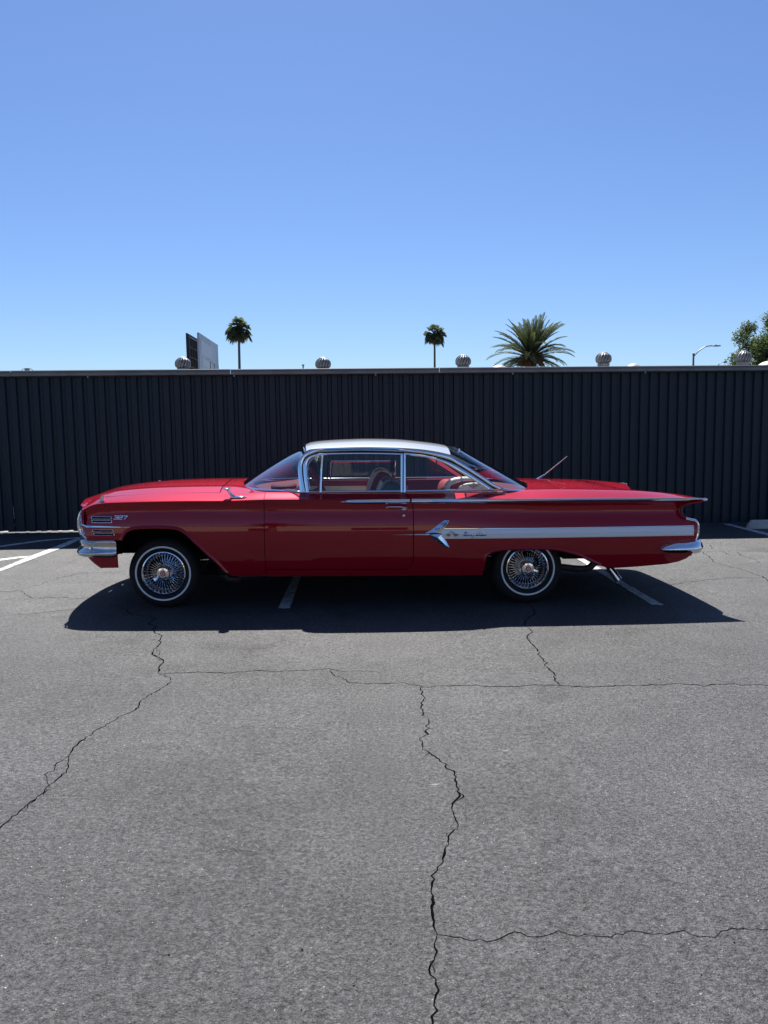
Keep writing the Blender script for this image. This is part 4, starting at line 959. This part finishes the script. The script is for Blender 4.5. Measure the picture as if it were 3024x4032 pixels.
# rear-view mirror and sun visor
b = MB().ell((-.37, 0, 1.235), (.012, .11, .028)).tube([(-.39, 0, 1.30), (-.37, 0, 1.24)], .006, 6); b.build('rear_view_mirror', M['chrome'], car)
def seat(xc, yc, wy, ztop, lean, m_main, m_pip, name):
    Rl = np.array([[math.cos(lean), 0, math.sin(lean)], [0, 1, 0], [-math.sin(lean), 0, math.cos(lean)]])
    h = ztop-.45; b = MB(); P = []
    def outline(sc_y, th, up_=0):
        pts = []
        for w in np.linspace(0, math.pi, 20): pts.append((math.cos(w), math.sin(w)))
        return pts
    rows = []
    for yy, s in ((-1, .80), (-.97, .92), (-.9, .985), (-.5, 1), (0, 1.0), (.5, 1), (.9, .985), (.97, .92), (1, .80)):
        row = []
        for w in np.linspace(0, 2*math.pi, 30, endpoint=False):
            cx_, sz = math.cos(w), math.sin(w); px_ = math.copysign(abs(cx_)**.7, cx_)*.095*s; pz = (sz*.5+.5)
            pz = h*(.5+.5*math.copysign(abs(sz)**.45, sz)*s); q = Rl@np.array((px_, 0, pz-h*0)); row.append((xc+q[0]-math.sin(lean)*h, yc+yy*wy, .45+q[2]))
        rows.append(row)
    b.grid(rows, closev=True); b.f += [tuple(range(30)), tuple(len(b.v)-30+i for i in reversed(range(30)))]; b.m += [0, 0]
    o = b.build(name, m_main, car, recalc=True, sharp=60)
    # piping loops along the two side edges and pleats on the front face
    b = MB()
    for yy in (-.95, .95):
        pts = []
        for w in np.linspace(-.3, math.pi+.3, 30):
            cx_, sz = math.cos(w), math.sin(w); q = Rl@np.array((math.copysign(abs(cx_)**.7, cx_)*.097, 0, h*(.5+.5*math.copysign(abs(sz)**.45, sz)))); pts.append((xc+q[0]-math.sin(lean)*h, yc+yy*wy, .45+q[2]))
        b.tube(pts, .011, 6)
    b.build('seat_piping', m_pip, o)
    b = MB()
    for yy in np.linspace(-.72, .72, 8):
        pts = []
        for z in np.linspace(.15, .93, 8): q = Rl@np.array((-.098*(1-max(0, z-.85)*2), 0, h*z)); pts.append((xc+q[0]-math.sin(lean)*h, yc+yy*wy, .45+q[2]))
        b.tube(pts, .014, 6)
    b.build('seat_pleat', M['cream'], o)
    return o
seat(.40, -.42, .27, 1.045, .22, M['darkseat'], M['grey_vinyl'], 'front_seat'); seat(.36, .36, .27, 1.10, .30, M['maroon'], M['cream'], 'front_seat')
MB().ell((.12, -.42, .47), (.30, .28, .09), p=.6).ell((.10, .36, .47), (.30, .28, .09), p=.6).build('seat_cushion', M['cream'], car)
# rear seat: cream back with maroon bands, near bolster carries the winged plate
b = MB().ell((1.05, 0, .82), (.16, .76, .17), p=.55).ell((.85, 0, .52), (.3, .74, .10), p=.5); rs = b.build('rear_seat', M['maroon'], car)
P = []
b = MB()
def bolster(xc, yc, rx, rz, zc, th, m, name, par):
    bb = MB().ell((xc, yc, zc), (rx, th, rz), 28, 14, p=.85); return bb.build(name, m, par)
c1 = cl(1842, 1925, -.62); bolster(c1[0]-.02, -.60, .185, .105, c1[2]+.0, .055, M['cream'], 'seat_bolster', rs); bolster(c1[0]+.015, -.645, .175, .088, c1[2]-.012, .03, M['maroon'], 'seat_bolster', rs); bolster(c1[0]+.06, -.675, .16, .072, c1[2]-.014, .03, M['cream'], 'seat_bolster', rs)
def c6r(l): return [(1600+x/3.318, 1760+y/3.318) for x, y in l]
pe = lambda l, y: [cl(*q, y) for q in c6r(l)]
e1 = solidpoly(pe([(805, 497), (850, 490), (880, 465), (910, 490), (960, 483), (935, 505), (940, 515), (910, 518), (880, 545), (850, 525), (822, 525), (828, 510)], -.712), .006); e1 = e1.build('winged_plate', M['grey_vinyl'], rs, smooth=False)
solidpoly(pe([(842, 500), (880, 478), (915, 496), (912, 512), (880, 532), (848, 518)], -.717), .004).build('plate_centre', mat('pale_pink', (.5, .3, .28), .5), e1, smooth=False)
solidpoly(pe([(815, 503), (945, 494), (935, 510), (825, 518)], -.719), .002).build('plate_bar', mat('pink_bar', (.42, .22, .2), .5), e1, smooth=False)
# parcel shelf, door cards
MB().grid([[(x, y, .93) for x in np.linspace(1.12, 1.30+.36*max(0, 1-(y/.84)**2)**.55, 6)] for y in np.linspace(-.8, .8, 17)]).build('parcel_shelf', M['maroon'], car)
for s in (-1, 1):
    dc = MB().box((.0, s*.835, .915), (1.25, .02, .055)).box((.94, s*.825, .78), (.62, .03, .34)).build('door_card', M['maroon'], car, smooth=False)
    b = MB().box((0, s*.845, .685), (1.25, .02, .40))
    for x in np.arange(-.6, .62, .055): b.box((x, s*.832, .69), (.046, .012, .39))
    b.build('door_card_insert', M['cream'], dc, smooth=False)
    MB().tube([(-.4, s*.845, .945), (1.2, s*.845, .945)], .008, 6).build('sill_moulding', M['chrome'], dc)
    MB().tube([(-.28, s*.81, .83), (-.28, s*.79, .83)], .018, 8).ell((-.25, s*.785, .835), (.05, .01, .01)).build('window_crank', M['chrome'], dc)
# wipers
b = MB()
for y0 in (-.10, .42):
    p = [(wsb(y0)-.03, y0, .975), (wsb(y0)+.03, y0+.16, 1.005), (wsb(y0)+.04, y0+.34, 1.0)]; b.tube(p, [.009, .006, .004], 6); b.tube([(wsb(y0)+.02, y0+.02, .985), (wsb(y0)+.05, y0+.45, 1.0)], .005, 5)
b.build('wiper', M['chrome'], car)
b = MB()
for x in np.linspace(-1.0, -.96, 3): pass
b.build('cowl_vent', M['seal'], car) if len(b.v) else None

# ------------------------------------------------------------------ beyond the wall
# low warehouse whose roof carries the turbine vents
whs = empty('low_warehouse', (0, 24, 0), math.radians(3)); 
MB().box((0, 2.2, 1.45), (60, 6, 3.2)).build('warehouse_wall', M['stucco'], whs, smooth=False); MB().box((0, 2.2, 3.09), (60.4, 6.4, .06)).build('roof_sheet', M['roofsheet'], whs, smooth=False)
tag(whs, 'low warehouse behind the dark wall, its roof just hidden by the gutter', 'warehouse')
ROOFZ = 3.12; VY = 23.6
def make_vent():
    v = empty('turbine_vent'); b = MB()
    MB().lathe([(.22, -.02), (.17, .0), (.17, .20), (.185, .20), (.185, .24), (.16, .25)], (0, 0, 0), 'z', 28).build('vent_neck', M['galv'], v)
    n = 15; rad = curve([0, .12, .25, .5, .75, .9, 1], [.150, .200, .220, .224, .196, .148, .10])
    for k in range(n):
        P = []
        for t in np.linspace(0, 1, 10):
            w = 2*math.pi*k/n+.55*t; r = rad(t); z = .25+.315*t; d = 2*math.pi/n*.95
            P.append([(r*1.0*math.cos(w), r*math.sin(w), z), (r*1.07*math.cos(w+d*.5), r*1.07*math.sin(w+d*.5), z), (r*.80*math.cos(w+d*1.15), r*.80*math.sin(w+d*1.15), z)])
        b.grid(P)
    b.build('vent_vanes', M['galv'], v, sharp=30)
    MB().lathe([(.001, .592), (.06, .588), (.112, .570), (.116, .558)], (0, 0, 0), 'z', 24).build('vent_cap', M['galv'], v)
    return v
v0 = None
VL = ['turbine roof vent in front of the billboard', 'turbine roof vent alone between the two tall fan palms', 'turbine roof vent with a dark gap, just left of the feather palm', 'turbine roof vent right of the feather palm', 'turbine roof vent in front of the leafy tree at the right']
for k, (px, top) in enumerate(((719, 1405.5), (1271.5, 1406), (1823.5, 1396), (2377, 1386), (2928, 1380))):
    v = v0 if k else make_vent(); v0 = v0 or v
    v = copy_tree(v0) if k else v0
    p = aty(px, top, VY); v.location = (p[0], VY, p[2]-.592); v.rotation_euler = (0, 0, k*.37)
    tag(v, 'galvanised '+VL[k], 'roof vent', 'turbine vents along the roof')
# small roof things
p = aty(1193.5, 1438, 22.5); t = MB().tube([(p[0], 22.5, 3.0), (p[0], 22.5, p[2])], .02, 8).lathe([(.001, .02), (.035, .02), (.035, -.02), (.02, -.02)], (p[0], 22.5, p[2]), 'z', 10).build('roof_pipe', M['galv']); tag(t, 'thin grey vent pipe poking above the gutter near the middle', 'pipe')
def dome(px, top, Y, w, label):
    p = aty(px, top, Y); b = MB(); prof = [(w*math.cos(a), (p[2]-3.12)*math.sin(a)) for a in np.linspace(0, math.pi/2-.01, 8)]; b.lathe(prof, (p[0], Y, 3.12), 'z', 24)
    return tag(b.build('skylight_dome', M['skylight']), label, 'skylight', 'white skylight domes on the roof')
dome(1964, 1437, 24.2, .36, 'low white skylight dome at the foot of the feather palm, left side'); dome(2495, 1431, 24.2, .30, 'low white skylight dome right of the fourth turbine vent'); dome(3030, 1421, 24.2, .42, 'low white skylight dome at the right edge before the tree')
p = onplane(107, 1455, WN, WN@WC-.05); jb = empty('junction_box', (p[0], p[1], WTOP+.062), WANG)
MB().box((0, 0, .02), (.055, .05, .035)).build('box', M['galv'], jb, smooth=False)
b = MB(); [b.tube(catmull([(s*.02, 0, .03), (s*.055, 0, .028), (s*.085, 0, .0)], 4), .004, 5) for s in (-1, 1)]; b.build('conduit', M['galv'], jb)
tag(jb, 'tiny grey junction box with two wires on top of the gutter at the left', 'junction box')

# fan palms
def fan_palm(px, cy, cw, Y, trunkr, seed, label):
    r_ = random.Random(seed); c = aty(px, cy, Y); R0 = cw/2*Y/F; t = empty('fan_palm', (c[0], Y, gz(0)))
    H = c[2]; b = MB(); lx = r_.uniform(-.3, .3); pts = [(lx*(1-z/H)*1.2, 0, z) for z in np.linspace(0, H, 16)]; b.tube(pts, np.linspace(trunkr*1.5, trunkr, 16), 10); b.build('trunk', M['trunk'], t)
    def fan(b, az, el, L_, droop, w):
        d = np.array((math.cos(az)*math.cos(el), math.sin(az)*math.cos(el), math.sin(el))); s = np.array((-math.sin(az), math.cos(az), 0)); u = np.cross(s, -d); base = np.array((0, 0, H)) + d*.1; hub = base+d*L_*.5
        b.tube([base, hub], .018*R0, 4, cap=False); n = 11
        for k in range(n):
            a = (k/(n-1)-.5)*2.5; dd = d*math.cos(a)+s*math.sin(a); L2 = L_*.55*(1-.25*abs(a)); tip = hub+dd*L2+np.array((0, 0, -droop*L2*r_.uniform(.6, 1.2))); mid = hub+dd*L2*.55; wv = np.cross(dd, u); wv /= np.linalg.norm(wv)+1e-6; wv = wv*L2*.13
            b.add([hub, mid+wv, tip, mid-wv], [(0, 1, 2), (0, 2, 3)])
    b = MB(); bd = MB()
    for k in range(64):
        el = math.asin(r_.uniform(-.8, 1)); fan(b, r_.uniform(0, 6.28), el, R0*r_.uniform(.82, 1.08), .3 if el > .4 else .75, 1)
    for k in range(14): fan(bd, r_.uniform(0, 6.28), r_.uniform(-1.35, -.75), R0*r_.uniform(.6, 1.0), .3, 1)
    tag(b.build('crown', M['fan'], t, smooth=False), kind='stuff'); tag(bd.build('dead_frond_skirt', M['frond_dry'], t, smooth=False), kind='stuff')
    return tag(t, label, 'palm tree', 'tall thin fan palms behind the wall')
fan_palm(940, 1296, 104, 90, .13, 3, 'tall thin fan palm beside the billboard, the left one'); fan_palm(1711, 1316, 88, 100, .12, 11, 'tall thin fan palm between the turbine vents near the centre')

# feather (date) palm
def date_palm(loc, S, label, seed=5):
    r_ = random.Random(seed); t = empty('feather_palm', loc); H = 0
    meshes = []
    for curv in (.25, .6, 1.0, 1.5):
        b = MB(); n = 34; L_ = 4.3; P = []; a = 0; q = np.array((0.0, 0.0, 0.0)); pts = []
        for k in range(n+1):
            pts.append(q.copy()); a = -curv*(k/n)**1.6; q = q+np.array((math.cos(a), 0, math.sin(a)))*L_/n
        pts = np.array(pts); b.tube(pts, np.linspace(.05, .012, n+1), 4)
        for k in range(4, n+1):
            T = pts[min(k+1, n)]-pts[k-1]; T /= np.linalg.norm(T); U = np.array((-T[2], 0, T[0]))
            ln = .52*math.sin(math.pi*min(1, .16+.84*(k/n)))**.6+.06
            for s in (-1, 1):
                for jj in (0, .5):
                    o = pts[k]-T*jj*L_/n; d = T*.75+np.array((0, s, 0))*.62+U*r_.uniform(.15, .5); d /= np.linalg.norm(d); tip = o+d*ln*r_.uniform(.85, 1.1)+np.array((0, 0, -.05)); w = np.cross(d, U); w = w/(np.linalg.norm(w)+1e-6)*.02
                    b.add([o-T*.02, o+d*ln*.5+w+U*0.01, tip, o+d*ln*.5-w], [(0, 1, 2), (0, 2, 3)])
        me = b.build('frond', M['frond'], t, smooth=False); meshes.append(me)
    cnt = 0
    def put(mi, az, el, s, yaw=0):
        nonlocal cnt
        if cnt < 4 and False: pass
        o = meshes[mi].copy(); COL.objects.link(o); o.parent = t; o.location = (0, 0, 0)
        o.matrix_local = Matrix.Rotation(az, 4, 'Z')@Matrix.Rotation(-el, 4, 'Y')@Matrix.Rotation(yaw, 4, 'X')@Matrix.Scale(s, 4)
    for k in range(30): put(0, k*2.4+r_.uniform(-.3, .3), r_.uniform(.95, 1.5), S*r_.uniform(.8, 1.02), r_.uniform(-.5, .5))
    for k in range(22): put(1, k*2.4+.9, r_.uniform(.7, 1.15), S*r_.uniform(.85, 1.05), r_.uniform(-.5, .5))
    for k in range(16): put(2, k*2.4+.2, r_.uniform(.25, .7), S*r_.uniform(.9, 1.1), r_.uniform(-.4, .4))
    for k in range(18): put(2, k*2.4+1.4, r_.uniform(-.15, .25), S*r_.uniform(.8, 1.05), r_.uniform(-.4, .4))
    for k in range(10): put(3, k*2.4+.5, r_.uniform(-.55, -.1), S*r_.uniform(.6, .9), r_.uniform(-.4, .4))
    for m_ in meshes: bpy.data.objects.remove(m_)
    b = MB().tube([(0, 0, -loc[2]), (0, 0, -1.2), (0, 0, -.6), (0, 0, .25)], [.42*S, .40*S, .55*S, .3*S], 14); b.build('trunk', M['trunk'], t)
    for k in range(14):
        b = MB(); az = k*2.4+r_.uniform(-.4, .4); L_ = S*r_.uniform(1.0, 1.9)
        for j in range(16):
            a2 = az+r_.uniform(-.35, .35); l2 = L_*r_.uniform(.6, 1.05); p = [(0, 0, 0), (math.cos(a2)*l2*.5, math.sin(a2)*l2*.5, l2*.25), (math.cos(a2)*l2*.95, math.sin(a2)*l2*.95, -l2*r_.uniform(.05, .5))]
            b.tube(catmull(p, 3), .018, 4)
            for _ in range(6): q = np.array(p[2])*r_.uniform(.72, 1.0); b.ell(q+np.array((r_.uniform(-.1, .1), r_.uniform(-.1, .1), r_.uniform(-.15, .05))), (.045, .045, .05), 5, 4)
        b.build('fruit_cluster', M['fruit'], t, smooth=False)
    return tag(t, label, 'palm tree')
dpc = aty(2090, 1412, 75); date_palm((dpc[0], 75, dpc[2]), 1.03, 'bushy feather palm with long arching fronds and orange fruit stalks')

# leafy tree at right
def leafy_tree(px, cy, Y, rx, rz, label, seed=2):
    r_ = random.Random(seed); c = aty(px, cy, Y); t = empty('leafy_tree', (c[0], Y, gz(0))); b = MB()
    b.tube([(0, 0, 0), (.1, 0, 1.5), (0, .1, c[2]-rz*.4)], [.28, .22, .14], 10)
    cl_ = []
    for k in range(110):
        while True:
            q = np.array([r_.uniform(-1, 1) for _ in range(3)])
            if np.linalg.norm(q) < 1 and np.linalg.norm(q) > .62: break
        q = q*np.array((rx, rx, rz))*.93; cl_.append((q, r_.uniform(.4, .8)))
    for q, s in cl_[:26]: b.tube([(0, .05, c[2]-rz*.5), q*.5+np.array((0, 0, c[2]-.3)), q+np.array((0, 0, c[2]))], [.09, .05, .015], 5)
    b.build('trunk', M['bark'], t); b = MB()
    for q, s in cl_:
        for k in range(430):
            d = np.array([r_.gauss(0, 1) for _ in range(3)]); d /= np.linalg.norm(d); o = q+d*s*r_.random()**.45+np.array((0, 0, c[2])); a = np.array([r_.gauss(0, 1) for _ in range(3)]); a /= np.linalg.norm(a); e = np.cross(a, d+.01); e /= np.linalg.norm(e)+1e-6; l = r_.uniform(.12, .20)
            b.add([o, o+a*l*.5+e*l*.24, o+a*l, o+a*l*.5-e*l*.24], [(0, 1, 2, 3)])
    for k in range(10):   # leading shoots on top
        x = r_.uniform(-.5, .7)*rx; z0 = c[2]+rz*.8*math.sqrt(max(0, 1-(x/rx)**2))
        for j in range(40):
            zz = r_.random(); o = np.array((x+r_.gauss(0, .1), r_.gauss(0, .3), z0+zz*.55)); a = np.array([r_.gauss(0, 1), r_.gauss(0, 1), .4]); a /= np.linalg.norm(a); e = np.array((-a[1], a[0], 0)); l = .2
            b.add([o, o+a*l*.5+e*l*.24, o+a*l, o+a*l*.5-e*l*.24], [(0, 1, 2, 3)])
    tag(b.build('crown', M['leaf'], t, smooth=False), kind='stuff'); return tag(t, label, 'tree')
leafy_tree(3100, 1425, 45, 3.25, 3.0, 'dense green leafy tree rising behind the wall at the right edge')

# billboard: two faces in a V on one post
bbd = empty('billboard', (0, 0, 0))
def bpan(pA, pB, zb, zt, m, name, th=.25):
    A = np.array(pA); B = np.array(pB); d = (B-A); L_ = np.linalg.norm(d); d /= L_; n = np.array((-d[1], d[0])); b = MB()
    v = []
    for p in (A, B):
        for z in (zb, zt):
            for s in (0, th): v.append((p[0]+n[0]*s, p[1]+n[1]*s, z))
    b.add(v, [(0, 2, 3, 1)[::-1], (4, 6, 7, 5), (0, 4, 6, 2), (1, 3, 7, 5), (2, 6, 7, 3), (0, 1, 5, 4)]); return b.build(name, m, bbd, smooth=False)
YA, YB_ = 100, 114.3
pA = aty(783, 1309, YA); pB = aty(858, 1359, YB_); zt = pA[2]; zbm = zt-4.6
fa = bpan(pA[:2], pB[:2], zbm, zt, M['bill'], 'billboard_face', .25)
dA = (pB-pA)[:2]/np.linalg.norm((pB-pA)[:2]); nA = np.array((dA[1], -dA[0]))
def aface(u0, u1, z0, z1, m, name):
    b = MB(); q = [pA[:2]+dA*u+nA*.02 for u in (u0, u1)]; b.add([(q[0][0], q[0][1], z0), (q[1][0], q[1][1], z0), (q[1][0], q[1][1], z1), (q[0][0], q[0][1], z1)], [(0, 1, 2, 3)]); b.build(name, m, fa, smooth=False)
aface(1.0, 9.0, zt-2.6, zt-.9, M['bill2'], 'faded_poster'); aface(1.6, 8.0, zt-4.0, zt-3.1, M['bill2'], 'faded_poster')
pC = aty(737, 1311, 101); pD = aty(786, 1342, 109)
bpan(pC[:2], pD[:2], zbm, pC[2], M['billdark'], 'billboard_back', .2)
b = MB(); dC = (pD-pC)[:2]/np.linalg.norm((pD-pC)[:2]); nC = np.array((dC[1], -dC[0]))
for u in np.linspace(.4, 8.0, 6): q = pC[:2]+dC*u+nC*.15; b.tube([(q[0], q[1], zbm), (q[0], q[1], pC[2]-.1)], .08, 5)
for z in np.linspace(zbm+.4, pC[2]-.5, 4): q0_ = pC[:2]+nC*.22; q1_ = pD[:2]+nC*.22; b.tube([(q0_[0], q0_[1], z), (q1_[0], q1_[1], z)], .06, 5)
b.build('billboard_brace', M['pole'], bbd, smooth=False)
b = MB(); qm = (pA[:2]+pB[:2]+pC[:2]+pD[:2])/4; b.tube([(qm[0], qm[1], 0), (qm[0], qm[1], zbm+.3)], .5, 14); b.build('billboard_post', M['pole'], bbd)
b = MB(); q0_ = pA[:2]+nA*.9; q1_ = pA[:2]+dA*9+nA*.9
b.box(((q0_+q1_)[0]/2, (q0_+q1_)[1]/2, zbm-.15), (1.2, 9.0, .1)); 
for u in (0, 3, 6): q = pA[:2]+dA*u+nA*1.3; b.tube([(q[0], q[1], zbm-.1), (q[0], q[1], zbm+.9)], .05, 5)
q0_ = pA[:2]+nA*1.3; q1_ = pA[:2]+dA*6+nA*1.3; b.tube([(*q0_, zbm+.9), (*q1_, zbm+.9)], .05, 5); b.build('catwalk', M['pole'], bbd, smooth=False)
tag(bbd, 'V-shaped billboard with a faded pale face, seen edge-on above the wall', 'billboard')

# street lamps
def lamp(px, topy, Y, pts, head, label, pr=.09):
    p0 = aty(px, topy, Y); t = empty('street_lamp', (p0[0], Y, 0)); k = Y/F
    MB().tube([(0, 0, 0), (0, 0, p0[2])], [pr*1.4, pr], 12).lathe([(.001, .12), (pr, .06), (pr*1.25, .0), (pr*1.25, -.12), (pr, -.14)], (0, 0, p0[2]), 'z', 12).build('pole', M['pole'], t)
    P = [(dx*k, 0, p0[2]-dy*k) for dx, dy in pts]; MB().tube(catmull(P, 6), .055, 8).build('arm', M['pole'], t)
    hx, hy, hw, hh = head; MB().ell((hx*k, 0, p0[2]-hy*k), (hw*k/2, .16, hh*k/2), p=.7).box((hx*k-.05, 0, p0[2]-hy*k+hh*k*.6), (.1, .1, hh*k*.5)).build('lamp_head', M['pole'], t); return tag(t, label, 'street lamp')
lamp(2731, 1393, 78, [(3, 8), (20, -10), (48, -27), (82, -30)], (88, -29, 34, 5.5), 'street lamp with a curved arm behind the wall, left of the leafy tree')
lamp(2829, 1436, 150, [(0, 4), (6, -5), (20, -11)], (26, -10, 14, 7), 'small distant street lamp head barely above the gutter near the tree', .06)

# across the lot behind the viewer (seen as reflections in the paint and chrome)
sb_ = empty('tan_building', (-6, -34, 0), math.radians(1.5))
MB().box((0, -4, 2.4), (60, 8, 4.8)).build('stucco_wall', M['stucco'], sb_, smooth=False)
MB().box((0, -3.9, 4.87), (60.4, 8.4, .14)).build('parapet', M['concrete'], sb_, smooth=False)
for x in (-22, -15, -6.5, 9, 17, 24):
    w = MB().box((x, .02, 1.7), (3.4, .12, 2.0)).build('window', M['darkglass'], sb_, smooth=False); MB().box((x, .06, 1.7), (.08, .14, 2.0)).build('mullion', M['galv'], w, smooth=False)
MB().box((1.5, .03, 1.25), (2.2, .12, 2.5)).build('door', M['darkglass'], sb_, smooth=False)
tag(sb_, 'long tan stucco building mirrored as a pale band along the red door', 'building')
t = date_palm((-3.0, -27, 4.6), .62, 'short bushy palm mirrored as a dark blot on the red door', 9)

# ------------------------------------------------------------------ small litter
def leafobj(px, py, L_, label, ang):
    p = gnd(px, py); b = MB(); P = []
    for u in np.linspace(-1, 1, 7): w = (1-u*u)*.32+.02; P.append([(u*L_/2, -w*L_/2, .003+.002*u*u), (u*L_/2, 0, .004), (u*L_/2, w*L_/2, .003+.003*u*u)])
    b.grid(P); o = b.build('fallen_leaf', mat('pale_leaf', (.16, .16, .15), .8)); o.location = (p[0], p[1], p[2]-.002); o.rotation_euler = (0, 0, ang); return tag(o, label, 'leaf')
leafobj(1713, 3090, .045, 'pale dry leaf left of the bend in the long centre crack', .1); leafobj(1992, 2957, .04, 'pale dry leaf right of the long centre crack', .3); leafobj(2881, 2583, .03, 'pale scrap near the right edge below the car shadow', 1.0)
b = MB()
for k in range(60):
    px, py = random.uniform(0, 3024), 2480+1500*random.random()**1.6; p = gnd(px, py); s = random.uniform(.0014, .003); b.ell((p[0], p[1], p[2]+s*.4), (s, s*random.uniform(.7, 1.3), s*.7), 6, 5)
tag(b.build('pebbles', M['crack'], smooth=False), 'dark pebbles and grit scattered on the asphalt', 'gravel', kind='stuff')
